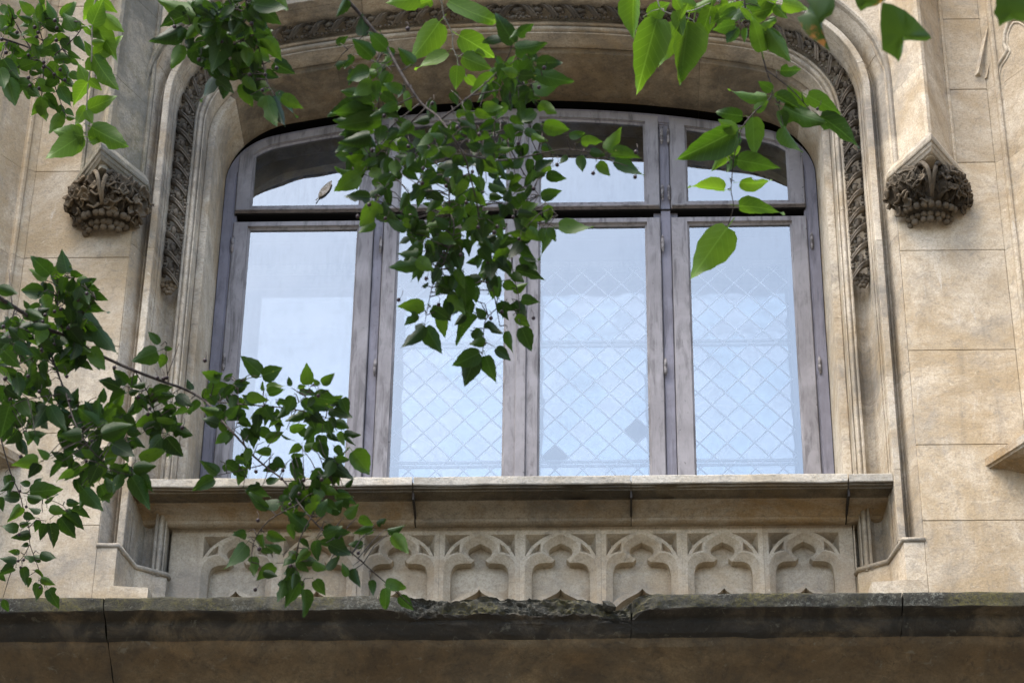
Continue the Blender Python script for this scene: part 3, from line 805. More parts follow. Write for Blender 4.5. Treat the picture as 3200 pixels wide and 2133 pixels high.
# ------------------------------------------------------------------ details on the canted walls
def bead_on_return(pts, r, y_off, name):
    # pixel polyline laid on the right return wall plane
    bm = bmesh.new(); out = []
    for px, py in pts:
        # plane through (XWR1+.06, -.032) with direction (1, -1.32)
        d = ray(px, py); n = Vector((1.32, 1, 0)); p0 = Vector((XWR1+.06, -.032, 0))
        t = n.dot(p0-CAM)/n.dot(d); out.append(CAM+d*t)
    sm = []
    for i in range(len(out)-1):
        for q in range(4): sm.append(out[i].lerp(out[i+1], q/4))
    sm.append(out[-1]); tube(bm, sm, r, 8); return obj(name, bm, M['mould'], FAC)
bead_on_return([(3116, 268), (3113, 235), (3120, 205), (3140, 175), (3148, 160), (3138, 140), (3140, 110), (3152, 75), (3162, 60), (3185, 58), (3215, 75), (3250, 110)], .011, 0, 'ogee_bead')
bead_on_return([(3126, 268), (3123, 238), (3129, 210), (3147, 183), (3158, 162), (3148, 142), (3149, 112), (3160, 84), (3168, 72), (3185, 70), (3210, 86), (3245, 120)], .006, 0, 'ogee_bead')
for (ax, ay), (tx, ty), w in (((3056, 238), (3118, -60), .020), ((3082, 247), (3150, -60), .013)):
    bm = bmesh.new(); a = at(ax, ay, 0); b = at(tx, ty, 0)
    V = []
    for p in (a, b): V.append([bm.verts.new(p+Vector((dx, dy, 0))) for dx, dy in ((-w, .01), (0, -w*1.3), (w, .01))])
    for i in range(3): bm.faces.new((V[0][i], V[0][(i+1) % 3], V[1][(i+1) % 3], V[1][i]))
    bm.faces.new(V[0]); bm.faces.new(V[1][::-1]); fixn(bm); obj('raking_mould', bm, M['mould'], FAC)
# sills of the neighbouring windows on the return walls
for side, (px, py) in ((1, (3078, 1436)), (-1, (74, 1432))):
    P0 = at(px, py, 0); t = part('return_sill'); bm = bmesh.new()
    d = Vector((side*.604, -.797, 0)); nrm = Vector((-side*.797, -.604, 0))
    prof = [(0, .006), (0, -.030), (-.008, -.034), (-.010, -.042), (-.06, -.046), (-.10, -.062), (-.15, -.075), (-.17, -.10), (-.20, -.10), (-.24, -.11), (-.24, .03)]
    rg = [[bm.verts.new(P0+d*l+nrm*a+Vector((0, 0, b))) for a, b in prof] for l in (-.12, .95)]
    m = len(prof)
    for i in range(m): bm.faces.new((rg[0][i], rg[0][(i+1) % m], rg[1][(i+1) % m], rg[1][i]))
    bm.faces.new(rg[0][::-1]); bm.faces.new(rg[1]); fixn(bm); obj('sill_stone', bm, M['sill'], t)

# ------------------------------------------------------------------ timber window
W0 = 492
WIN = empty('arched_timber_window'); WIN.location = (0, 0, 0)
tag(WIN, 'wide arched timber window with four tall lights in peeling grey paint', 'window', kind='thing')
bm = bmesh.new(); sweep(bm, wood_path, .0, wood_path.L, [(0, W0+0), (0, W0+84), (-46, W0+84), (-46, W0+14), (-40, W0+12), (-38, W0+6), (-34, W0+5), (-32, W0)]); fixn(bm)
smooth(obj('outer_frame', bm, M['frame'], WIN), 30)
# board set far back, blackened to paint the dark void above the frame
bm = bmesh.new(); sweep(bm, wood_path, wood_path.sj*.98, wood_path.L-wood_path.sj*.98, [(-6, W0+84), (90, W0+84), (90, W0+100), (-6, W0+100)]); fixn(bm); obj('head_shade_board', bm, M['gap_shade'], WIN)
GY = (W0+17)*S
ZW = lambda y, x=1630: at(x, y, YW).z
z_rail = ZW(674.5+0)                       # middle of the transom gap
z_tt, z_tb = ZW(655), ZW(684)
def xw(px, py=1000): return at(px, py, YW).x-XC
# casement x limits measured at y=1000 (pixel), relative to the centre line
m1a, m1b = xw(1153), xw(1186); m2a, m2b = xw(2071), xw(2106); mid_ = xw(1643)
bayL = (-A0+40*S, m1a); bayR = (m2b, A0-40*S)
for a, b in ((m1a, m1b), (m2a, m2b)):
    bm = bmesh.new(); c = (a+b)/2
    zt2 = wood_path.ztop(c, -12)
    box(bm, XC+a-.03, XC+b+.03, (W0+24)*S, (W0+82)*S, Z_SILL-.1, zt2)
    box(bm, XC+a+.004, XC+b-.004, (W0+10)*S, (W0+24)*S, Z_SILL-.1, zt2)
    obj('mullion', bm, M['frame'], WIN)
# transom: recessed bar and added thin board, both black to paint the gap's shade
bm = bmesh.new(); box(bm, XC-A0+42*S, XC+A0-42*S, (W0+60)*S, (W0+92)*S, z_tb-.03, z_tt+.03); box(bm, XC-A0+42*S, XC+A0-42*S, (W0+6)*S, (W0+61)*S, z_tt-.008, z_tt-.001); obj('transom', bm, M['gap_shade'], WIN)
def sash(x0, x1, z0, top, name, st_l, st_r, rail_b, rail_t, pane_name='pane'):
    """top: float or None for the arched head"""
    def zt(x, off): return (wood_path.ztop(x, -7-off/S) if top is None else top-off)
    nseg = 22 if top is None else 1
    def outline(a, b, zb, off):
        xs = [b+(a-b)*(.5-.5*math.cos(math.pi*i/nseg)) if nseg > 1 else (b, a)[i] for i in range(nseg+1)]
        return [(a, zb), (b, zb)] + [(x, max(zb+.02, zt(x, off))) for x in xs]
    o = outline(x0, x1, z0, 0); i_ = outline(x0+st_l, x1-st_r, z0+rail_b, rail_t); g_ = outline(x0+st_l+.010, x1-st_r-.010, z0+rail_b+.010, rail_t+.010)
    y0, y1 = (W0-2)*S, (W0+84)*S
    bm = bmesh.new()
    def rv(pts, y): return [bm.verts.new((XC+x, y, z)) for x, z in pts]
    e = .004
    oc = [(x+(e if x < (x0+x1)/2 else -e), z+(e if z < z0+.01 else -e)) for x, z in o]
    of, oe, ob = rv(oc, y0), rv(o, y0+e), rv(o, y1)
    i1, i2, g1, g2 = rv(i_, y0), rv(i_, y0+.014), rv(g_, y0+.020), rv(g_, GY+.02)
    n = len(o)
    for a, b in ((oe, of), (ob, oe), (of, i1), (i1, i2), (i2, g1), (g1, g2)):
        for q in range(n):
            r_ = (q+1) % n
            bm.faces.new((a[q], a[r_], b[r_], b[q]))
    fixn(bm)
    # worn arrises
    s = obj(name, bm, M['wood'], WIN); 
    # pane
    bm = bmesh.new(); a = rv2 = [bm.verts.new((XC+x, GY, z)) for x, z in g_]; bm.faces.new(a)
    bmesh.ops.recalc_face_normals(bm, faces=bm.faces[:])
    if bm.faces[:][0].normal.y > 0: bmesh.ops.reverse_faces(bm, faces=bm.faces[:])
    obj(pane_name, bm, M['glass'], s)
    return s
st = 50*S
lower_top = z_tb-.001
zb0 = Z_SILL-.10
sashes = []
midl = mid_
L_edges = [(bayL[0], bayL[1], st, st), (m1b, midl-.001, 46*S, 66*S), (midl+.001, m2a, 40*S, 46*S), (bayR[0], bayR[1], 54*S, st)]
for q, (a, b, sl, sr) in enumerate(L_edges):
    sashes.append(sash(a, b, zb0, lower_top, 'casement', sl, sr, .06, 20*S))
    sashes.append(sash(a, b, z_tt, None, 'fanlight_casement', sl, sr, 26*S, 30*S))
# astragal covering the meeting stiles
bm = bmesh.new(); box(bm, XC+midl-32*S, XC+midl+2*S, (W0-11)*S, (W0-1)*S, zb0, lower_top-.01, bev=.003); box(bm, XC+midl-32*S, XC+midl+2*S, (W0-11)*S, (W0-1)*S, z_tt+.005, wood_path.ztop(midl, -14), bev=.003); obj('astragal', bm, M['wood'], WIN)
# drip moulds over the transom gap with rounded ends
for (a, b, _, _) in L_edges:
    bm = bmesh.new(); x0, x1 = XC+a+.004, XC+b-.004; zz = z_tt+.0015
    pts = []
    tube(bm, [(x0, (W0-4)*S, zz+.004), (x0+.01, (W0-8)*S, zz+.006), (x1-.01, (W0-8)*S, zz+.006), (x1, (W0-4)*S, zz+.004)], .0065, 8); obj('drip_bead', bm, M['wood'], WIN)
# hinges
def hinge(px, py, parent):
    p = at(px, py, (W0-5)*S); bm = bmesh.new(); h = .034
    prof = [(-h-.014, .001), (-h-.010, .0045), (-h-.002, .005), (-h, .0075), (-.002, .0078), (0, .006), (.002, .0078), (h, .0075), (h+.002, .005), (h+.010, .0045), (h+.014, .001)]
    tube(bm, [(p.x, p.y, p.z+a) for a, _ in prof], [b for _, b in prof], 10)
    obj('hinge', bm, M['iron'], parent)
for px, py, q in ((727, 762, 0), (700, 1130, 0), (1190, 763, 2), (1172, 1148, 2), (2071, 760, 4), (2080, 1145, 4), (2537, 752, 6), (2562, 1140, 6), (2067, 425, 5), (2070, 600, 5), (2088, 425, 7), (2091, 600, 7), (1176, 460, 1), (1196, 460, 3), (1180, 640, 1), (1200, 640, 3)):
    hinge(px, py, sashes[q])
# dry leaf caught on the upper left pane
bm = bmesh.new(); p0, p1 = at(986, 628, (W0+10)*S), at(1036, 566, (W0+8)*S); ax = (p1-p0); nrm = Vector((0, -1, 0)); sdv = ax.cross(nrm).normalized(); rr = []
for t, w in ((0, .002), (.22, .0025), (.28, .010), (.45, .017), (.65, .018), (.85, .012), (.97, .005), (1, .001)):
    c = p0.lerp(p1, t); rr.append([bm.verts.new(c+sdv*w*a+nrm*(.006*(1-a*a)+.004*noise.noise(Vector((t*7, a, 0))))) for a in (-1, -.4, .3, 1)])
for a, b in zip(rr, rr[1:]):
    for i in range(3): bm.faces.new((a[i], a[i+1], b[i+1], b[i]))
g = N('dry_leaf'); M['dry'] = g.done(g.pbsdf(g.mix(g.ramp(g.noise(g.pos, 90, 4), .4, .6), (.30, .24, .17), (.55, .47, .38)), .8, .2))
tag(smooth(obj('dry_leaf', bm, M['dry']), 60), 'shrivelled brown dry leaf stuck on the upper left window pane', 'dry leaf')

# ------------------------------------------------------------------ inner leaded window, behind the outer casements
LED = empty('leaded_window'); tag(LED, 'inner leaded window of pale diamond quarries behind the outer casements', 'leaded window', kind='thing')
YI = (W0+32)*S+.24
zi0, zi1 = Z_SILL-.08, Z_SILL+1.72
def lit(x0, x1, lattice):
    c = empty('leaded_light' if lattice else 'plain_light', LED)
    bm = bmesh.new(); e = .03
    for a, b, z0, z1 in ((x0-e, x0, zi0, zi1), (x1, x1+e, zi0, zi1)): box(bm, XC+a, XC+b, YI-.015, YI+.03, z0, z1)
    box(bm, XC+x0-e, XC+x1+e, YI-.015, YI+.03, zi1, zi1+e); obj('light_frame', bm, M['frame'], c)
    if not lattice:
        bm = bmesh.new(); bm.faces.new([bm.verts.new((XC+x, YI, z)) for x, z in ((x0, zi0), (x1, zi0), (x1, zi1), (x0, zi1))]); obj('pane', bm, M['plainglass'], c); return
    dx, dz = 43.5*S*1.05, 39.5*S/.819*1.05          # half diagonals
    nxq = int((x1-x0)/dx)+2; nzq = int((zi1-zi0)/dz)+2
    base = bmesh.new(); base.faces.new([base.verts.new(q) for q in ((-dx, 0, 0), (0, 0, -dz), (dx, 0, 0), (0, 0, dz))])
    bme = bpy.data.meshes.new('quarry'); base.to_mesh(bme); base.free(); bme.materials.append(M['quarry'])
    xo = x0+.012
    for r in range(-1, nzq+1):
        for q in range(-1, nxq+1):
            if (r+q) % 2: continue
            cx, cz = xo+q*dx, zi0+r*dz
            inside = x0 <= cx-dx and cx+dx <= x1 and zi0 <= cz-dz and cz+dz <= zi1
            # the two broken quarries
            w = Vector((XC+cx, YI, cz)); d = w-CAM; px = 1600+FPX*d.dot(RT)/d.dot(FW); py = 1066.5-FPX*d.dot(UP)/d.dot(FW)
            if abs(px-1985)/43.5+abs(py-1375)/39.5 < 1 or abs(px-1728)/43.5+abs(py-1447)/39.5 < 1: continue
            if inside:
                o = obj('quarry', bme, None, c); o.location = w
            else:
                poly = [(cx-dx, cz), (cx, cz-dz), (cx+dx, cz), (cx, cz+dz)]
                for ax_, lim, sg in ((0, x0, 1), (0, x1, -1), (1, zi0, 1), (1, zi1, -1)):
                    out = []
                    for i in range(len(poly)):
                        a, b = poly[i], poly[(i+1) % len(poly)]; fa, fb = sg*(a[ax_]-lim), sg*(b[ax_]-lim)
                        if fa >= 0: out.append(a)
                        if fa*fb < 0: t = fa/(fa-fb); out.append((a[0]+(b[0]-a[0])*t, a[1]+(b[1]-a[1])*t))
                    poly = out
                    if not poly: break
                if len(poly) < 3: continue
                bm = bmesh.new(); bm.faces.new([bm.verts.new((x-cx, 0, z-cz)) for x, z in poly]); o = obj('quarry', bm, M['quarry'], c); o.location = w
            o.rotation_euler = (random.uniform(-.006, .006), 0, random.uniform(-.006, .006))
    # lead cames along both diagonals
    W, H = x1-x0, zi1-zi0
    for sg in (-1, 1):
        for r in range(-80, 160):
            # line: (x-xo)/dx*sg + (z-zi0)/dz = 2r+1
            c0 = 2*r+1; pts = []
            for x in (x0, x1):
                z = zi0+dz*(c0-sg*(x-xo)/dx)
                if zi0 <= z <= zi1: pts.append((x, z))
            for z in (zi0, zi1):
                x = xo+sg*dx*(c0-(z-zi0)/dz)
                if x0 < x < x1: pts.append((x, z))
            if len(pts) < 2: continue
            bm = bmesh.new(); tube(bm, [(XC+pts[0][0], YI-.002, pts[0][1]), (XC+pts[1][0], YI-.002, pts[1][1])], .0031, 6); obj('lead_came', bm, M['lead'], c)
    for py in (1068, 1441, 720):
        z = at(1900, py, YI).z
        for d in (0, -.022):
            bm = bmesh.new(); tube(bm, [(XC+x0, YI-.008, z+d), (XC+x1, YI-.008, z+d)], .0036, 6); obj('saddle_bar', bm, M['lead'], c)
xi = lambda px, py=1200: at(px, py, YI).x-XC
lit(xi(745), xi(1135), False); lit(xi(1236), xi(1590), True); lit(xi(1685), xi(2040), True); lit(xi(2130), xi(2478), True)
#VEGETATION
# ------------------------------------------------------------------ foliage in front of the facade
def leaf_mat(name, dark, mid, light, trans=.38):
    g = N(name)
    tc = g.t.nodes.new('ShaderNodeTexCoord'); sx_ = g.t.nodes.new('ShaderNodeSeparateXYZ'); g.link(tc.outputs['Object'], sx_.inputs[0])
    ay = g.math('ABSOLUTE', sx_.outputs[1])
    midrib = g.ramp(ay, .004, .02, 1, 0)
    wv = g.math('SINE', g.math('MULTIPLY', g.math('SUBTRACT', sx_.outputs[0], g.math('MULTIPLY', ay, .9)), 46.))
    side = g.math('MULTIPLY', g.ramp(wv, .93, 1.0), .55)
    vein = g.math('MAXIMUM', midrib, side)
    r = g.oi.outputs['Random']
    c = g.mix(g.ramp(r, .0, .55), dark, mid); c = g.mix(g.ramp(r, .62, 1.), c, light)
    bl = g.noise(tc.outputs['Object'], 5, 5, .6); c = g.mix(g.ramp(bl, .5, .75, 0, .4), c, dark)
    c = g.mix(g.math('MULTIPLY', vein, .45), c, tuple(min(1, x*1.8+.02) for x in mid))
    spot = g.noise(g.pos, 120, 2, .5); c = g.mix(g.ramp(spot, .76, .79, 0, .8), c, (.25, .24, .10))
    nb = g.bump(vein, .25, .002)
    p = g.pbsdf(c, .48, .22, nb)
    t = g.t.nodes.new('ShaderNodeBsdfTranslucent'); g.link(g.mix(1., c, (1.5, 1.55, .7), 'MULTIPLY'), t.inputs['Color'])
    m = g.t.nodes.new('ShaderNodeMixShader'); m.inputs[0].default_value = trans
    g.link(p, m.inputs[1]); g.link(t.outputs[0], m.inputs[2]); return g.done(m.outputs[0])
M['leaf'] = leaf_mat('hackberry_leaf', (.009, .022, .003), (.018, .044, .004), (.048, .094, .008), .36)
M['leaf_mid'] = leaf_mat('light_hackberry_leaf', (.018, .042, .005), (.034, .074, .007), (.064, .120, .011), .42)
M['leaf_bright'] = leaf_mat('bright_green_leaf', (.046, .092, .008), (.066, .122, .011), (.092, .160, .016), .48)  # brighter, more translucent green
g = N('twig_bark'); M['twig'] = g.done(g.pbsdf(g.mix(g.ramp(g.noise(g.pos, 60, 4), .4, .6), (.022, .016, .013), (.05, .04, .032)), .8, .2))
g = N('young_twig'); M['young'] = g.done(g.pbsdf(g.mix(g.ramp(g.noise(g.pos, 60, 4), .4, .6), (.16, .15, .12), (.22, .20, .16)), .7, .25))
g = N('dark_berry'); M['berry'] = g.done(g.pbsdf((.018, .008, .008), .5, .25))

def make_leaf(fold, droop, twist, seed, n=11, petiole=.2, asym=.03, bite=0):
    r = random.Random(seed)
    T = [0, .035, .10, .20, .32, .44, .56, .68, .79, .89, .95, 1.0]; Wd = [.0, .13, .245, .305, .32, .30, .25, .185, .118, .058, .024, 0]
    bm = bmesh.new(); rows = []
    for i, (t, w) in enumerate(zip(T, Wd)):
        row = []
        for a in (-1, -.55, 0, .55, 1):
            ww = w*(1+asym*(1 if a > 0 else -1)*4*(1-t))
            ser = .010*(1 if i % 2 else -1) if abs(a) == 1 and 0 < i < 11 else 0
            back = -.05*abs(a)*(1 if t < .12 else 0)*(t > 0)
            if bite and a == bite and 4 <= i <= 5: ww *= .55
            y = a*(ww+ser); x = t+back
            z = fold*abs(a)**1.3*w*1.2 - droop*t*t + twist*a*t*.25 + .018*math.sin(t*9+seed+a*2)*abs(a)
            row.append(Vector((x, y, z)))
        rows.append(row)
    vr = []
    for i, row in enumerate(rows):
        if i in (0, len(rows)-1): v = bm.verts.new(row[2]); vr.append([v]*5)
        else: vr.append([bm.verts.new(p) for p in row])
    for i in range(len(vr)-1):
        for j in range(4):
            vs = []
            for v in (vr[i][j], vr[i][j+1], vr[i+1][j+1], vr[i+1][j]):
                if v not in vs: vs.append(v)
            if len(vs) > 2: bm.faces.new(vs)
    # leaf stalk
    a = [bm.verts.new((0, s*.010, 0)) for s in (-1, 1)]; b = [bm.verts.new((-petiole, s*.010, petiole*.35)) for s in (-1, 1)]
    bm.faces.new((a[0], a[1], b[1], b[0]))
    for f in bm.faces: f.smooth = True
    return bm
def mesh_of(bm, name, mat):
    me = bpy.data.meshes.new(name); bm.to_mesh(me); bm.free(); me.materials.append(mat); return me
LEAVES = {}
for key in ('leaf', 'leaf_mid', 'leaf_bright'):
    LEAVES[key] = [mesh_of(make_leaf(f, d, t, i, asym=(.03 if i % 2 else -.03), bite=(1 if i == 5 else 0)), 'leaf', M[key])
                   for i, (f, d, t) in enumerate(((.22, .12, .15), (.42, .26, -.3), (.08, .34, .4), (.55, .08, .1), (-.16, .2, -.4), (.3, .4, .2), (.15, -.12, .45), (.65, .3, -.2)))]
bm = bmesh.new(); bmesh.ops.create_icosphere(bm, subdivisions=2, radius=1)
for f in bm.faces: f.smooth = True
BERRY = mesh_of(bm, 'berry', M['berry'])

class Branch:
    def __init__(self, label, dist, seed, key='leaf', twig='twig', spread=.35):
        self.r = random.Random(seed); self.d0 = dist; self.key = key; self.tw = twig; self.spread = spread; self.seed = seed
        self.o = empty('leafy_branch'); tag(self.o, label, 'branch', 'leafy branches hanging before the facade')
        self.stems = []; self.extra = bmesh.new(); self.nx = 0; self.n = 0; self.anchor = None
    def dist(self, px, py):          # branches wave nearer and farther
        return self.d0+self.spread*noise.noise(Vector((px*.0035, py*.0035, self.seed*3.3)))
    def P(self, z, pt): ox, oy, sc = z; return (ox+pt[0]/sc, oy+pt[1]/sc)
    def stem(self, z, pts, r0, r1, grow=0):
        q = [self.P(z, p) for p in pts]
        if grow:      # carry the stem on beyond the picture, the way it was heading
            d = (q[0][0]-q[1][0], q[0][1]-q[1][1]); l = math.hypot(*d) or 1
            q = [(q[0][0]+d[0]/l*grow*k/4, q[0][1]+d[1]/l*grow*k/4-grow*.03*k*k/4) for k in (4, 3, 2, 1)] + q
        sm = []
        for i in range(len(q)-1):
            p0, p1, p2, p3 = q[max(0, i-1)], q[i], q[i+1], q[min(len(q)-1, i+2)]
            for k in range(4):
                t = k/4; f = [0, 0]
                for c in (0, 1): f[c] = .5*(2*p1[c]+(-p0[c]+p2[c])*t+(2*p0[c]-5*p1[c]+4*p2[c]-p3[c])*t*t+(-p0[c]+3*p1[c]-3*p2[c]+p3[c])*t**3)
                sm.append(tuple(f))
        sm.append(q[-1]); self.stems += sm
        pts3 = [atd(x, y, self.dist(x, y)) for x, y in sm]; n = len(pts3)
        if self.anchor is None: self.anchor = pts3[0]
        px = self.d0/FPX
        bm = bmesh.new(); tube(bm, pts3, [px*(r0+(r1-r0)*i/(n-1)) for i in range(n)], 7)
        for f in bm.faces: f.smooth = True
        obj('stem', bm, M[self.tw], self.o)
    def near(self, x, y): return min(self.stems, key=lambda s: (s[0]-x)**2+(s[1]-y)**2) if self.stems else (x, y)
    def leaf1(self, bx, by, tx, ty, key=None):
        r = self.r; d = self.dist(bx, by)+r.uniform(-.05, .05)
        p0 = atd(bx, by, d); L_ = math.hypot(tx-bx, ty-by)*d/FPX
        p1 = atd(tx, ty, d+r.uniform(-.25, .45)*L_)
        X = p1-p0; ln = X.length; X.normalize()
        view = (CAM-p0).normalized(); nrm = (view-X*view.dot(X)).normalized()
        # leaves lie more or less flat, so from below they show their undersides at many tilts
        nrm = Matrix.Rotation(r.gauss(0, .42)+(.0), 3, X) @ nrm
        if r.random() < .8: nrm = -nrm
        Yv = nrm.cross(X).normalized()
        o = obj('leaf', LEAVES[key or self.key][r.randrange(8)], None, self.o); w = ln*r.uniform(.82, 1.08)*(.84 if math.hypot(tx-bx, ty-by) > 105 else 1)
        if r.random() < .5: pass
        o.matrix_local = Matrix(((X.x*ln, Yv.x*w, nrm.x*ln, p0.x), (X.y*ln, Yv.y*w, nrm.y*ln, p0.y), (X.z*ln, Yv.z*w, nrm.z*ln, p0.z), (0, 0, 0, 1)))
        self.n += 1
        q = self.near(bx, by); dd = math.hypot(q[0]-bx, q[1]-by)
        if 14 < dd < 190:
            a = atd(q[0], q[1], self.dist(*q)); b = p0-X*ln*.15+nrm*0
            m = (a+b)/2+Vector((r.uniform(-.01, .01), 0, r.uniform(.0, .02)))
            tube(self.extra, [a, (a+m)/2, m, (m+b)/2, b], [.0019, .0017, .0014, .0012, .0010], 5); self.nx += 1
    def leaves(self, z, s, key=None):
        v = [float(t) for t in s.replace('\n', ' ').replace(';', ' ').replace(',', ' ').split()]
        for i in range(0, len(v)-3, 4):
            b = self.P(z, v[i:i+2]); t = self.P(z, v[i+2:i+4]); self.leaf1(*b, b[0]+(t[0]-b[0])*1.04, b[1]+(t[1]-b[1])*1.04, key)
    def fill(self, z, poly, n, lo, hi, down=70, sway=65):
        pl = [self.P(z, p) for p in poly]; xs = [p[0] for p in pl]; ys = [p[1] for p in pl]; k = 0; tries = 0
        while k < n and tries < n*40:
            tries += 1; x, y = self.r.uniform(min(xs), max(xs)), self.r.uniform(min(ys), max(ys)); ins = False
            for (x1, y1), (x2, y2) in zip(pl, pl[1:]+pl[:1]):
                if (y1 > y) != (y2 > y) and x < (x2-x1)*(y-y1)/(y2-y1)+x1: ins = not ins
            if not ins: continue
            a = math.radians(self.r.gauss(down, sway)); l = self.r.uniform(lo, hi)
            self.leaf1(x, y, x+math.cos(a)*l, y+math.sin(a)*l); k += 1
    def berries(self, z, s, r=6.5):
        v = [float(t) for t in s.replace(';', ' ').replace(',', ' ').split()]
        for i in range(0, len(v)-1, 2): self.berry(*self.P(z, v[i:i+2]), r)
    def berry(self, x, y, r=6.5):
        d = self.dist(x, y)-.06; o = obj('berry', BERRY, None, self.o); o.location = atd(x, y, d); s = r*d/FPX*self.r.uniform(.9, 1.1); o.scale = (s, s, s*1.08)
        a = o.location; b = atd(x+self.r.uniform(-14, 14), y-self.r.uniform(22, 34), d+.03)
        tube(self.extra, [a, (a+b)/2+Vector((.004, 0, .002)), b], [.0009, .0008, .0009], 4); self.nx += 1
    def some_berries(self, n, r=6.5):
        for _ in range(n):
            q = self.r.choice(self.stems); x, y = q[0]+self.r.gauss(0, 45), q[1]+self.r.gauss(15, 40)
            self.berry(x, y, r)
    def end(self):
        if self.nx: 
            for f in self.extra.faces: f.smooth = True
            tag(obj('fine_twigs', self.extra, M[self.tw], self.o), kind='stuff')
        # put the branch's origin where its first stem starts
        c = self.anchor or Vector((0, 0, 0)); self.o.location = c
        for ch in self.o.children: ch.matrix_parent_inverse = Matrix.Translation(-c)
ZA = (0, 0, 3.734); Z1 = (0, 0, 2.139); Z2 = (1050, 0, 2.139); Z3 = (2100, 0, 2.139); Z4 = (0, 700, 2.139); Z5 = (1050, 700, 2.139); Z6 = (2100, 700, 2.139); Z7 = (0, 1400, 2.139); Z8 = (1050, 1400, 2.139)

# upper left corner
b = Branch('leafy branch with dark berries in the upper left corner of the picture', 10.1, 1, 'leaf_mid')
b.stem(ZA, [(-80, 420), (210, 510), (370, 580), (440, 690), (500, 770), (505, 900), (495, 1000), (485, 1120)], 4.5, 1.5, 700)
b.stem(ZA, [(440, 690), (630, 860), (700, 920), (830, 1000)], 2.6, 1.2)
b.stem(ZA, [(630, 860), (640, 1000), (700, 1170), (740, 1290), (790, 1370)], 2.2, 1)
b.stem(ZA, [(505, 500), (470, 380), (445, 300), (450, 240)], 2, 1); b.stem(ZA, [(640, 640), (820, 490), (940, 350), (930, 260)], 2.2, 1.1); b.stem(ZA, [(370, 580), (280, 440), (200, 300), (160, 230)], 2.4, 1.1)
b.leaves(ZA, '''450 240 490 0; 380 170 240 10; 660 210 520 0; 640 300 505 150; 700 180 915 35; 860 340 735 150; 730 270 870 350; 160 230 110 70; 375 240 205 200; 170 260 10 270; -20 290 160 320
 470 350 300 270; 530 290 745 375; 730 255 1005 330; 230 420 85 400; 445 535 285 440; 625 430 495 530; 650 500 700 650; 710 440 835 625; 630 590 405 555; 215 560 40 500; 140 600 335 640; 430 610 385 820; 120 640 225 870
 40 690 200 950; -10 800 85 1060; 85 910 188 1245; 625 690 855 660; 795 640 995 660; 830 700 930 760; 440 630 545 660; 560 740 725 925; 520 780 625 945; 430 790 515 870; 350 820 480 880; 225 760 325 830; 165 990 440 1000
 425 950 665 1070; 335 1040 480 1130; 495 1130 380 1375; 490 1165 505 1455; 510 1110 695 1315; 690 1000 770 930; 695 1020 810 1250; 745 1110 860 1190; 700 1330 580 1570; 775 1360 890 1395; 690 1230 765 1390; 775 1270 870 1350
 640 890 705 985; 735 750 805 930; 925 420 985 610; -10 360 70 330; 20 60 75 185; 60 500 -60 600; 20 700 -70 820; 90 180 30 110; 210 180 235 90; 380 215 440 330; 250 420 330 380; 70 860 160 900''')
b.fill(ZA, [(0, 60), (700, 60), (900, 400), (800, 1250), (500, 1150), (150, 1000), (0, 700)], 34, 38, 58)
b.berries(ZA, '405 320 445 380 430 432 640 240 665 328 655 470 70 615 332 645 510 730 513 780 702 815 632 868 755 935 332 908 200 380 20 460 350 1000 455 1030', 6.2); b.end()
# bright young shoot in front of it
b = Branch('bright green young shoot hanging down right of the upper left berry branch', 9.4, 2, 'leaf_bright', 'young', .12)
b.stem(ZA, [(1130, -60), (1085, 140), (1075, 280), (1072, 640), (1055, 800), (1035, 940), (1020, 1080), (1010, 1290), (995, 1440), (1010, 1515), (1010, 1620), (1060, 1660)], 3.2, 1.5, 600)
b.leaves(ZA, '''1130 0 960 248; 1075 290 1200 -10; 1190 -5 1362 158; 1215 170 1445 378; 1088 290 1412 668; 990 330 1225 490; 1085 640 1440 440; 1090 648 1325 1082; 1012 962 915 728; 1018 965 845 1200; 1040 935 1192 1055
 1025 1278 1380 1118; 1003 1240 880 1465; 1000 1290 1085 1450; 1070 640 985 480; 1075 500 1220 480''')
b.leaves(Z1, '550 910 355 872; 608 850 875 1000; 600 950 698 915; 545 905 300 1068; 525 895 548 988; 545 840 470 870'); b.end()

# upper left centre
b = Branch('dark leafy branch hanging over the left shoulder of the arch', 8.7, 3)
b.stem(Z1, [(1640, -30), (1660, 100), (1700, 220), (1720, 290), (1760, 430), (1790, 560), (1840, 640)], 4.6, 1.3, 500)
b.stem(Z1, [(1660, 90), (1560, 60), (1450, 90), (1330, 130), (1230, 190)], 2.8, 1.1); b.stem(Z1, [(1700, 230), (1560, 300), (1470, 420), (1440, 530)], 2.6, 1.1); b.stem(Z1, [(1560, 300), (1400, 270), (1280, 290)], 2, 1)
b.leaves(Z1, '''1225 110 1068 168; 1215 200 1030 292; 1210 300 1158 468; 1250 330 1345 285; 1300 110 1060 5; 1400 60 1250 10; 1340 100 1500 300; 1290 300 1400 478; 1440 515 1330 668; 1450 530 1575 610; 1500 240 1415 485; 1530 450 1690 480
 1650 330 1505 335; 1620 560 1682 715; 1780 640 1832 865; 1825 640 1892 868; 1880 650 2022 722; 1850 615 1962 800; 1760 260 1885 405; 1830 420 1972 492; 1770 480 1860 525; 1700 30 1930 72; 1750 60 1885 165; 1700 100 1775 195
 1640 560 1745 645; 1690 640 1795 665; 1560 130 1645 205; 1440 190 1525 285; 1330 180 1235 265; 1460 400 1545 525; 1560 300 1605 445; 1380 210 1445 345; 1600 410 1495 475; 1720 330 1805 425; 1560 40 1475 125; 1480 20 1395 95
 1850 0 1935 65; 1620 480 1755 565; 1700 560 1825 605; 1500 60 1610 20; 1240 60 1150 120; 1420 300 1330 370; 1400 420 1480 560; 1650 190 1570 260''')
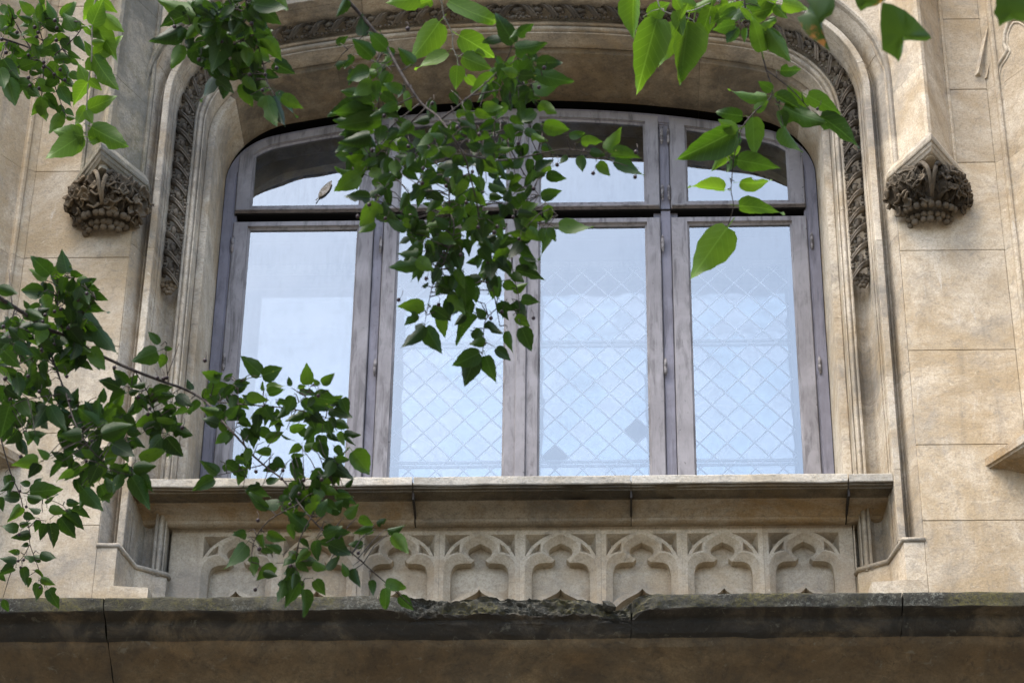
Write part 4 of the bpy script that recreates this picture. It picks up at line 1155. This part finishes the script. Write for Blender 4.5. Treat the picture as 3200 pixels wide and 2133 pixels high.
b.fill(Z1, [(1180, -20), (1700, -40), (1780, 250), (1700, 560), (1500, 560), (1360, 420), (1230, 200)], 84, 44, 70, 75); b.some_berries(14); b.end()

# the big hanging branch in the middle
b = Branch('large leafy branch with berries hanging across the middle of the window', 8.3, 4, spread=.45)
b.stem(Z2, [(20, -60), (120, 50), (240, 190), (340, 320), (430, 480), (530, 640), (600, 720), (700, 800), (850, 1030), (890, 1160), (940, 1350), (955, 1480)], 7.5, 2, 500)
b.stem(Z2, [(890, 1160), (770, 1230), (760, 1400), (770, 1560)], 2.6, 1.8)
b.stem(Z2, [(850, 1030), (1060, 1070), (1200, 1060), (1350, 1030), (1520, 1000), (1700, 1020), (1850, 1080), (1950, 1110)], 3.4, 1.2)
b.stem(Z2, [(700, 800), (900, 640), (1060, 500), (1150, 380), (1190, 250)], 3.2, 1.2); b.stem(Z2, [(900, 640), (1100, 600), (1300, 560), (1400, 520)], 2.4, 1)
b.stem(Z2, [(1060, 820), (1060, 1060), (1080, 1120)], 2, 1.4); b.stem(Z2, [(1140, 940), (1200, 1060), (1300, 1230), (1380, 1330), (1480, 1440)], 2.2, 1.2)
b.stem(Z2, [(530, 640), (400, 700), (250, 740), (100, 720)], 2.4, 1); b.stem(Z2, [(600, 720), (420, 900), (300, 1010), (200, 1100)], 2.6, 1); b.stem(Z2, [(700, 800), (560, 1000), (420, 1150), (300, 1290), (250, 1370)], 2.6, 1); b.stem(Z2, [(240, 190), (160, 260), (80, 330)], 2, 1)
b.leaves(Z2, '''1190 290 1065 98; 1215 240 1322 148; 1115 255 980 265; 1200 325 1385 318; 1340 425 1495 408; 1330 490 1562 572; 1320 600 1485 585; 1360 690 1478 765; 1050 500 885 585; 1120 430 1090 540; 1210 200 1170 270
 180 238 180 102; 70 0 5 115; 335 325 215 208; 340 310 302 200; 520 425 415 320; 245 385 108 258; 10 300 80 238; 0 440 85 420; 225 485 60 512; 250 560 105 638; 270 540 262 665; 245 690 -20 690; 240 760 -40 735; 300 800 0 832; 150 850 285 880
 225 900 38 972; 150 900 235 995; 230 1090 65 1048; 290 1060 120 1135; 165 1150 -10 1158; 155 1165 5 1280; 225 1315 62 1308; 265 1350 172 1535; 320 1350 392 1505; 385 1430 320 1485
 1390 830 1565 872; 1560 910 1662 898; 1640 950 1785 928; 1805 1000 1902 888; 1850 1025 2032 1050; 1860 1075 2042 1182; 1750 1090 1835 1175; 1640 1040 1645 1155; 1540 1040 1495 1105; 1700 1010 1805 1042; 1405 1180 1545 1190; 1370 1310 1502 1280; 1440 1120 1375 1152
 1250 880 1130 850; 1180 940 1100 900; 1240 1180 1150 1260; 1300 1240 1240 1350; 1120 1130 1020 1150; 1000 1080 880 1100; 960 1000 860 960; 780 900 680 860; 620 800 520 820; 640 900 560 980; 720 980 640 1080; 820 1120 700 1180; 860 1200 800 1310; 920 1290 1010 1380; 960 1380 900 1480; 1060 1200 1150 1300; 1180 1330 1260 1420; 640 1180 560 1260; 560 1260 480 1340; 480 1380 560 1450; 700 1300 620 1420; 820 1420 760 1540''')
C1 = b
b = Branch('drooping leafy tip hanging below the transom in the middle of the window', 8.35, 14, spread=.3)
b.stem(Z5, [(955, -60), (985, 120), (1030, 340), (1070, 540), (1095, 680)], 2.6, 1.2); b.stem(Z5, [(1080, 560), (1000, 640), (985, 760), (980, 870)], 1.8, 1)
b.stem(Z5, [(770, -60), (790, 40), (740, 200), (690, 330), (650, 400), (620, 520), (590, 680)], 2.4, 1); b.stem(Z5, [(1240, -90), (1330, 0), (1200, 160), (1180, 300), (1220, 480), (1230, 640)], 2.2, 1)
b.leaves(Z5, '''1490 20 1702 42; 1450 30 1385 248; 1300 80 1138 112; 1210 150 1325 235; 1200 310 1392 342; 1180 430 1285 405; 1240 500 1362 525; 1200 620 1300 690; 1240 690 1305 852; 1150 715 1172 868; 1170 570 1100 515; 1140 520 1120 640
 545 265 362 295; 560 125 508 225; 485 90 412 132; 590 540 415 542; 580 420 625 390; 545 605 462 665; 590 680 458 838; 600 690 702 862; 690 600 732 745; 640 560 772 645; 855 345 870 585; 765 460 862 605; 740 430 668 440; 1000 625 932 558; 860 600 792 680
 950 620 795 795; 910 720 992 785; 1012 650 1092 752; 930 700 990 742; 1070 830 1168 918; 960 860 790 948; 925 895 860 1080; 1000 880 1052 1070; 1000 780 888 802; 1100 520 1152 645; 1190 520 1275 645; 700 60 620 160; 760 120 840 230; 860 100 900 220; 960 160 1040 260; 1040 240 960 340; 640 200 560 300; 700 300 640 400; 1080 120 1160 60''')
b.fill(Z5, [(430, -60), (1330, -60), (1250, 300), (1080, 520), (900, 560), (600, 480)], 84, 46, 74, 80); b.some_berries(14, 6.8); b.end(); b = C1
b.fill(Z2, [(380, 560), (700, 620), (1000, 440), (1250, 420), (1360, 640), (1330, 1000), (1420, 1330), (1500, 1560), (460, 1560), (330, 1300), (120, 1080), (80, 760)], 150, 44, 66, 80)
b.some_berries(26, 6.8); b.end()

b = Branch('side spray of small leaves left of the middle branch under the arch', 8.5, 24, spread=.35)
b.stem(Z2, [(330, 300), (250, 470), (180, 650), (160, 820)], 2.4, 1.2); b.stem(Z2, [(560, 690), (400, 820), (260, 960), (150, 1080), (90, 1200)], 2.4, 1.1); b.stem(Z2, [(760, 890), (640, 1080), (520, 1260), (440, 1420), (420, 1560)], 2.4, 1.1); b.stem(Z2, [(800, 960), (1000, 900), (1200, 860), (1380, 880)], 2.2, 1); b.stem(Z2, [(1000, 560), (1150, 440), (1260, 360)], 2, 1)
b.fill(Z2, [(60, 250), (420, 300), (520, 620), (300, 900), (30, 900), (40, 560)], 20, 42, 62, 120, 60); b.fill(Z2, [(30, 900), (500, 760), (620, 1100), (520, 1500), (260, 1520), (200, 1250), (30, 1150)], 34, 42, 64, 95, 60); b.fill(Z2, [(620, 820), (1380, 760), (1420, 1180), (1250, 1500), (650, 1500)], 58, 42, 64, 80); b.fill(Z2, [(950, 380), (1300, 330), (1400, 600), (1050, 640)], 26, 42, 62, 30, 60); b.some_berries(10, 6.8); b.end()

# bright twig at the top centre
b = Branch('bright twig with large serrated leaves at the top centre of the picture', 9.3, 5, 'leaf_bright', 'young', .1)
b.stem(Z2, [(700, -60), (720, 100), (775, 220), (780, 310), (810, 390), (815, 430), (850, 480), (875, 515)], 2.6, 1.3, 500)
b.leaves(Z2, '690 150 500 420; 755 10 1050 172; 560 -10 365 15; 825 240 1082 372; 745 355 535 478; 845 382 1035 465; 810 440 806 592; 868 510 955 605; 930 345 1005 378; 720 -10 650 -90; 640 0 520 50'); b.end()

# bright twig at the top right of centre
b = Branch('bright twig of long drooping leaves at the top right of centre', 9.1, 6, 'leaf_bright', 'young', .12)
b.stem(Z3, [(-110, -60), (-75, 60), (20, 100), (130, 130), (150, 155)], 3.4, 1.4, 500); b.stem(Z3, [(-20, 95), (140, 70), (260, 20), (420, -20)], 2.2, 1.2)
b.leaves(Z2, '1990 -20 1968 248; 2145 130 2015 595; 2270 160 2148 445; 2350 150 2308 555; 2080 100 2240 20; 2300 120 2353 20')
b.leaves(Z3, '30 70 68 245; 142 150 62 552; 262 40 185 298; 160 60 20 10; 150 50 330 -20; 290 140 530 5; 560 85 735 42; 690 40 770 130; 500 120 690 20; 60 60 0 -40; 330 60 430 10; 380 30 250 90; 740 20 900 60'); b.end()

# hanging branch at the right
b = Branch('sparse branch with glossy leaves hanging over the right light of the window', 8.7, 7, 'leaf_mid', 'twig', .2)
b.stem(Z3, [(480, -60), (490, 60), (515, 140), (600, 200), (600, 340), (630, 470), (670, 630), (560, 740), (470, 850), (435, 960), (410, 1080), (400, 1200), (395, 1280), (410, 1380), (370, 1520)], 3.6, 1.3, 500)
b.stem(Z3, [(630, 470), (700, 520), (800, 600), (900, 710), (950, 770), (990, 780)], 2.4, 1.1); b.stem(Z3, [(690, 650), (720, 740), (745, 850)], 1.8, 1)
b.leaves(Z3, '''600 345 540 105; 640 190 790 415; 615 220 765 302; 420 165 262 195; 445 190 350 292; 500 190 482 285; 690 120 595 195; 725 470 878 478; 670 600 572 540; 632 640 372 660; 695 640 865 725; 690 655 785 615; 905 715 768 575; 905 640 1142 752
 560 740 642 680; 470 775 295 758; 435 875 305 800; 430 962 408 818; 410 880 48 1075; 540 785 555 1060; 720 740 765 865; 745 715 1015 862; 748 850 842 1035; 990 780 1272 938; 435 970 268 1135; 420 1040 376 1152; 440 1072 684 1108''')
b.leaves(Z3, '350 1268 122 1215; 455 1218 690 1252; 450 1378 752 1372; 370 1520 130 1855', 'leaf_bright')
for k in (0, 3, 6): pass
b.leaves(Z3, '500 60 380 130; 520 130 460 40; 600 190 690 150; 430 60 330 120; 480 20 600 60; 560 30 470 -40', None); b.some_berries(2, 5); b.end()

# large branch at the left
b = Branch('large leafy branch with berries reaching in from the left across the sill', 8.8, 8, spread=.5)
b.stem(Z4, [(-60, 450), (0, 495), (150, 590), (300, 690), (430, 745), (580, 830), (720, 900), (900, 980), (1100, 1055), (1250, 1110), (1380, 1190), (1490, 1320), (1600, 1440), (1660, 1510)], 8.5, 3.2, 600)
b.stem(Z4, [(310, 700), (330, 830), (380, 980), (440, 1130), (490, 1300), (560, 1440), (640, 1540), (720, 1600)], 4, 1.2)
b.stem(Z4, [(80, 530), (70, 440), (60, 305)], 2, 1); b.stem(Z4, [(1125, 1060), (1110, 900), (1115, 800)], 1.6, .9); b.stem(Z4, [(1122, 1000), (1160, 900), (1195, 800)], 1.4, .8)
b.stem(Z4, [(1250, 1110), (1400, 1180), (1700, 1210), (1930, 1230), (2130, 1275), (2300, 1340)], 3, 1); b.stem(Z4, [(1590, 1060), (1590, 1290), (1560, 1400)], 1.8, 1); b.stem(Z4, [(1930, 1230), (2020, 1170), (2080, 1080)], 1.6, .8)
b.stem(Z4, [(430, 745), (380, 560), (400, 420), (440, 330)], 2.6, 1); b.stem(Z4, [(470, 760), (560, 600), (640, 500)], 2.2, 1); b.stem(Z4, [(330, 830), (200, 900), (80, 960)], 2, 1); b.stem(Z4, [(440, 1130), (300, 1150), (150, 1180), (50, 1230)], 2.2, 1)
b.stem(Z4, [(900, 980), (880, 1090), (940, 1200), (1060, 1290), (1090, 1420)], 2.2, 1); b.stem(Z7, [(640, 90), (760, 150), (880, 180)], 2, 1)
b.leaves(Z4, '''450 322 412 172; 470 335 560 345; 335 335 203 212; 322 352 198 308; 292 452 128 438; 545 432 622 388; 605 470 718 500; 590 485 590 570; 475 520 722 602; 545 580 705 755; 655 705 772 882; 560 800 415 1005; 600 835 712 975; 465 700 562 815; 185 565 158 508; -10 430 122 462; -10 520 95 565; 372 800 422 872; 442 765 472 845
 130 705 195 785; 65 640 -10 705; 100 800 245 872; 200 830 285 905; 30 850 155 965; 100 880 -10 925; 250 940 305 1000; -10 960 115 1065; 250 1010 155 1105; 292 1005 198 1145; 385 1110 495 1172; 330 1085 308 1005; 130 1170 205 1305; 60 1220 8 1405; 335 1210 412 1392; 315 1212 228 1375; 200 1392 315 1412; 190 1442 158 1388; 240 1420 252 1485
 622 1292 568 1178; 660 1292 640 1172; 700 1302 785 1218; 720 1332 865 1320; 652 1342 518 1240; 542 1402 405 1422; 682 1402 885 1340; 742 1452 855 1380; 640 1452 598 1545; 760 1472 905 1565; 852 1062 752 968; 862 1072 925 1008; 802 1092 668 1030; 842 1132 715 1182; 862 1132 935 1110; 935 1202 848 1285; 955 1172 1055 1235; 1060 1172 1135 1205; 1042 1282 905 1355
 1082 1422 948 1572; 1112 1422 1218 1568; 1062 802 990 715; 1050 850 888 916; 1100 832 1152 832; 1102 872 1068 965; 1742 1002 1622 882; 1752 1012 1902 962; 2062 1072 2042 928; 2150 1062 2238 1008; 2130 1072 2090 1035; 1942 1082 1928 1018; 1992 1092 2045 1078; 1572 1062 1672 1060; 1502 1042 1555 998; 1472 1032 1348 994; 1432 1022 1492 998; 1285 1105 1248 1038; 1392 1102 1545 1090; 1572 1102 1478 1132
 1762 1112 1748 1058; 1792 1132 1905 1088; 1652 1152 1785 1182; 1702 1202 1618 1138; 1752 1232 1865 1315; 2102 1152 2272 1192; 2062 1182 2212 1232; 2152 1132 2202 1108; 2232 1242 2360 1295; 2202 1292 2262 1365; 2102 1332 2232 1385; 1952 1312 2005 1278; 1862 1312 1795 1355; 1722 1332 1698 1465; 1602 1302 1685 1355; 1482 1262 1375 1238; 1462 1332 1352 1300; 1252 1262 1302 1215; 1162 1202 1255 1222; 1442 1202 1378 1158; 2302 1392 2400 1420; 2040 1250 1950 1330; 1330 1180 1260 1260; 1400 1240 1440 1330; 1520 1400 1440 1470''')
C1 = b
b = Branch('leafy end of the left branch drooping over the tracery panels', 8.8, 18, spread=.3)
b.stem(Z7, [(1640, 0), (1760, 110), (1900, 220), (2000, 370), (2150, 540), (2353, 700), (2500, 830), (2650, 960), (2750, 1050)], 3.4, 1.4)
b.stem(Z7, [(1900, 220), (2080, 200), (2250, 120)], 2, 1); b.stem(Z7, [(2000, 370), (1800, 480), (1700, 620), (1680, 760)], 2.4, 1); b.stem(Z7, [(2080, 460), (2000, 620), (1980, 800), (2020, 920)], 2.4, 1); b.stem(Z7, [(1760, 110), (1600, 150), (1450, 180)], 2, 1)
b.leaves(Z7, '''1452 172 1345 85; 1432 202 1285 272; 1502 102 1645 175; 1862 112 1755 152; 2172 82 2360 205; 1652 272 1812 335; 1952 222 2015 338; 2092 162 2185 212; 2212 72 2335 28; 1642 560 1555 572; 1642 640 1542 805; 1645 592 1565 555; 1792 402 1645 328; 2052 532 1915 440; 2122 452 2165 375; 1702 722 1690 858; 1832 782 1715 872; 1902 882 1868 1038; 2002 882 1915 1045; 2032 942 2062 1105; 2102 882 2175 985
 1952 852 1880 900; 2182 802 2285 738; 2232 562 2345 560; 2202 642 2345 705; 1872 702 1775 640; 1762 822 1855 855; 1982 762 2065 825; 2252 332 2360 300; 2202 422 2305 348;''')
b.leaves(Z8, '0 300 135 372; 152 472 255 512; 272 502 345 478; 345 542 468 530; 372 582 495 695; 242 542 128 562; 62 452 155 378; 332 895 458 942; 330 932 342 1075; 422 992 518 1085; 232 882 262 985; 122 802 152 935; 82 852 40 760; 110 20 238 182; 0 60 90 90; 180 640 80 640; 60 250 130 200')
b.fill(Z7, [(1450, -150), (2250, -80), (2300, 250), (2240, 640), (2000, 860), (1640, 700), (1850, 420), (1550, 120)], 76, 44, 66); b.some_berries(12); b.end(); b = C1
b.leaves(Z7, '255 92 98 106; 262 102 188 192; 560 272 685 425; 562 282 548 405; 752 285 700 195; 800 180 760 300; 882 192 1002 395; 902 182 1052 272; 892 125 1045 120; 935 72 1095 -5; 402 102 328 185; 482 142 378 205; 652 122 598 235; 702 102 765 58; 620 60 540 0; 330 60 240 10')
b.fill(Z4, [(300, 300), (560, 380), (640, 640), (560, 780), (240, 620)], 40, 45, 70); b.fill(Z4, [(150, 560), (560, 700), (640, 900), (420, 1000), (200, 800)], 26, 46, 70); b.fill(Z4, [(1350, 1040), (2300, 1150), (2330, 1420), (1500, 1400)], 58, 42, 62)
b.some_berries(26, 6.5); b.end()

b = Branch('dense leafy spray below the left branch beside the sill end', 9.0, 28, spread=.35)
b.stem(Z4, [(380, 960), (440, 1130), (560, 1260), (700, 1370), (820, 1480)], 2.6, 1.2); b.stem(Z4, [(440, 1130), (330, 1260), (200, 1340), (80, 1420)], 2.2, 1); b.stem(Z4, [(900, 980), (1000, 1150), (1040, 1300), (1080, 1480)], 2, 1); b.stem(Z4, [(560, 1260), (560, 1430), (640, 1600), (760, 1660)], 2, 1); b.stem(Z4, [(100, 560), (60, 760), (90, 980), (60, 1150)], 2.4, 1)
b.fill(Z4, [(380, 1060), (760, 1180), (920, 1330), (900, 1560), (760, 1780), (480, 1700), (380, 1420)], 84, 46, 70, 60, 70); b.fill(Z4, [(-10, 560), (220, 640), (330, 980), (300, 1420), (-10, 1480)], 70, 46, 72, 80); b.fill(Z4, [(880, 1020), (1130, 1060), (1300, 1260), (1200, 1480), (950, 1400)], 26, 44, 66, 70); b.some_berries(14, 6.3); b.end()

# thin dangling twig in the lower left
b = Branch('small dangling twig of sharp leaves in the lower left corner above the cornice', 10.2, 9, spread=.2)
b.stem(Z7, [(40, 60), (80, 190), (130, 300), (160, 420), (200, 560), (200, 640), (250, 780), (300, 930)], 2.6, 1, 60); b.stem(Z7, [(120, 290), (250, 320), (400, 370), (450, 420)], 1.6, .8); b.stem(Z7, [(200, 640), (150, 730), (100, 760)], 1.4, .8)
b.leaves(Z7, '''40 182 75 305; 62 232 15 292; -10 330 22 412; 132 332 12 325; 142 392 65 482; 202 242 128 228; 182 322 300 345; 200 292 440 270; 232 252 295 198; 445 362 530 370; 480 412 605 462; 422 432 568 542; 402 462 505 595; 335 502 362 662; 302 502 270 615; 272 422 188 402; 262 482 238 565; 122 542 8 518; 132 512 205 498; 202 572 88 602; 192 642 142 652
 132 692 62 690; 112 742 -5 742; 92 802 -5 835; 152 792 182 915; 192 862 190 925; 272 742 198 720; 270 702 382 742; 272 872 368 912; 252 902 232 1028; 322 942 392 1058; 25 1010 52 1098; -10 840 38 882; 330 400 440 440; 300 360 380 300; 220 760 160 700; 230 820 300 870; 160 440 240 470''')
b.berries(Z7, '132 285 175 390 122 752 158 745 138 795 320 315 128 575 268 930', 5); b.end()

# plane tree leaves close to the lens, blurred
g = N('plane_leaf'); tc = g.t.nodes.new('ShaderNodeTexCoord')
ed = g.noise(tc.outputs['Object'], 11, 4, .6); c = g.mix(g.ramp(ed, .62, .67), (.026, .053, .004), (.24, .10, .03))
pp = g.pbsdf(c, .45, .3); tl = g.t.nodes.new('ShaderNodeBsdfTranslucent'); g.link(g.mix(1., c, (1.4, 1.5, .8), 'MULTIPLY'), tl.inputs['Color']); ms = g.t.nodes.new('ShaderNodeMixShader'); ms.inputs[0].default_value = .3
g.link(pp, ms.inputs[1]); g.link(tl.outputs[0], ms.inputs[2]); M['plane'] = g.done(ms.outputs[0])
def plane_leaf(label, pts, base, dist, tilt):
    """outline in pixels, given its own distance and a tilted, cupped blade"""
    bm = bmesh.new(); cx = sum(p[0] for p in pts)/len(pts); cy = sum(p[1] for p in pts)/len(pts)
    def P3(x, y, k): return atd(x, y, dist+tilt*((x-cx)*.7+(y-cy)*.6)*dist/FPX - .012*k)
    c0 = bm.verts.new(P3(cx, cy, 1.5)); n = len(pts)
    o_ = [bm.verts.new(P3(x, y, 0)) for x, y in pts]; m_ = [bm.verts.new(P3(cx+(x-cx)*.5, cy+(y-cy)*.5, 1.0+.5*math.sin(i*2.4))) for i, (x, y) in enumerate(pts)]
    for i in range(n):
        j = (i+1) % n; bm.faces.new((o_[i], o_[j], m_[j], m_[i])); bm.faces.new((m_[i], m_[j], c0))
    o = empty('plane_tree_leaf'); tag(o, label, 'leaf', 'plane tree leaves close to the lens'); ctr = P3(*base, 0); o.location = ctr
    fixn(bm)
    for f in bm.faces: f.smooth = True
    bl = obj('blade', bm, M['plane'], o); bl.matrix_parent_inverse = Matrix.Translation(-ctr)
    st_ = bmesh.new(); tube(st_, [P3(*base, 0), P3(base[0]-8, base[1]-60, 0), P3(base[0]-30, base[1]-150, -2)], .0018, 6); s_ = obj('leaf_stalk', st_, M['young'], o); s_.matrix_parent_inverse = Matrix.Translation(-ctr)
plane_leaf('dark green lobed plane leaf beside the right corbel shaft', [(2758, 8), (2790, 14), (2830, 34), (2862, 60), (2882, 84), (2905, 108), (2911, 120), (2896, 128), (2868, 128), (2838, 126), (2824, 128), (2822, 150), (2818, 172), (2808, 194), (2796, 180), (2776, 168), (2756, 156), (2754, 120), (2750, 80), (2752, 40)], (2765, 6), 6.6, .5)
plane_leaf('green lobed plane leaf with brown edges left of the arch hood', [(2500, -30), (2560, -40), (2605, -20), (2610, 20), (2600, 46), (2580, 58), (2568, 74), (2572, 100), (2585, 135), (2594, 160), (2566, 140), (2530, 115), (2508, 90), (2490, 55), (2520, 40), (2532, 10)], (2560, -40), 6.9, -.4)
plane_leaf('brown edged plane leaf in the upper right corner of the picture', [(3110, -30), (3180, -40), (3240, -20), (3260, 40), (3230, 62), (3200, 70), (3168, 62), (3140, 72), (3122, 84), (3118, 60), (3104, 40), (3112, 20)], (3180, -40), 6.4, .3)
plane_leaf('small brown plane leaf at the top edge beside the right shaft', [(2680, -40), (2760, -30), (2765, 0), (2740, 18), (2710, 24), (2690, 36), (2678, 20), (2670, -5)], (2720, -40), 6.8, .4)
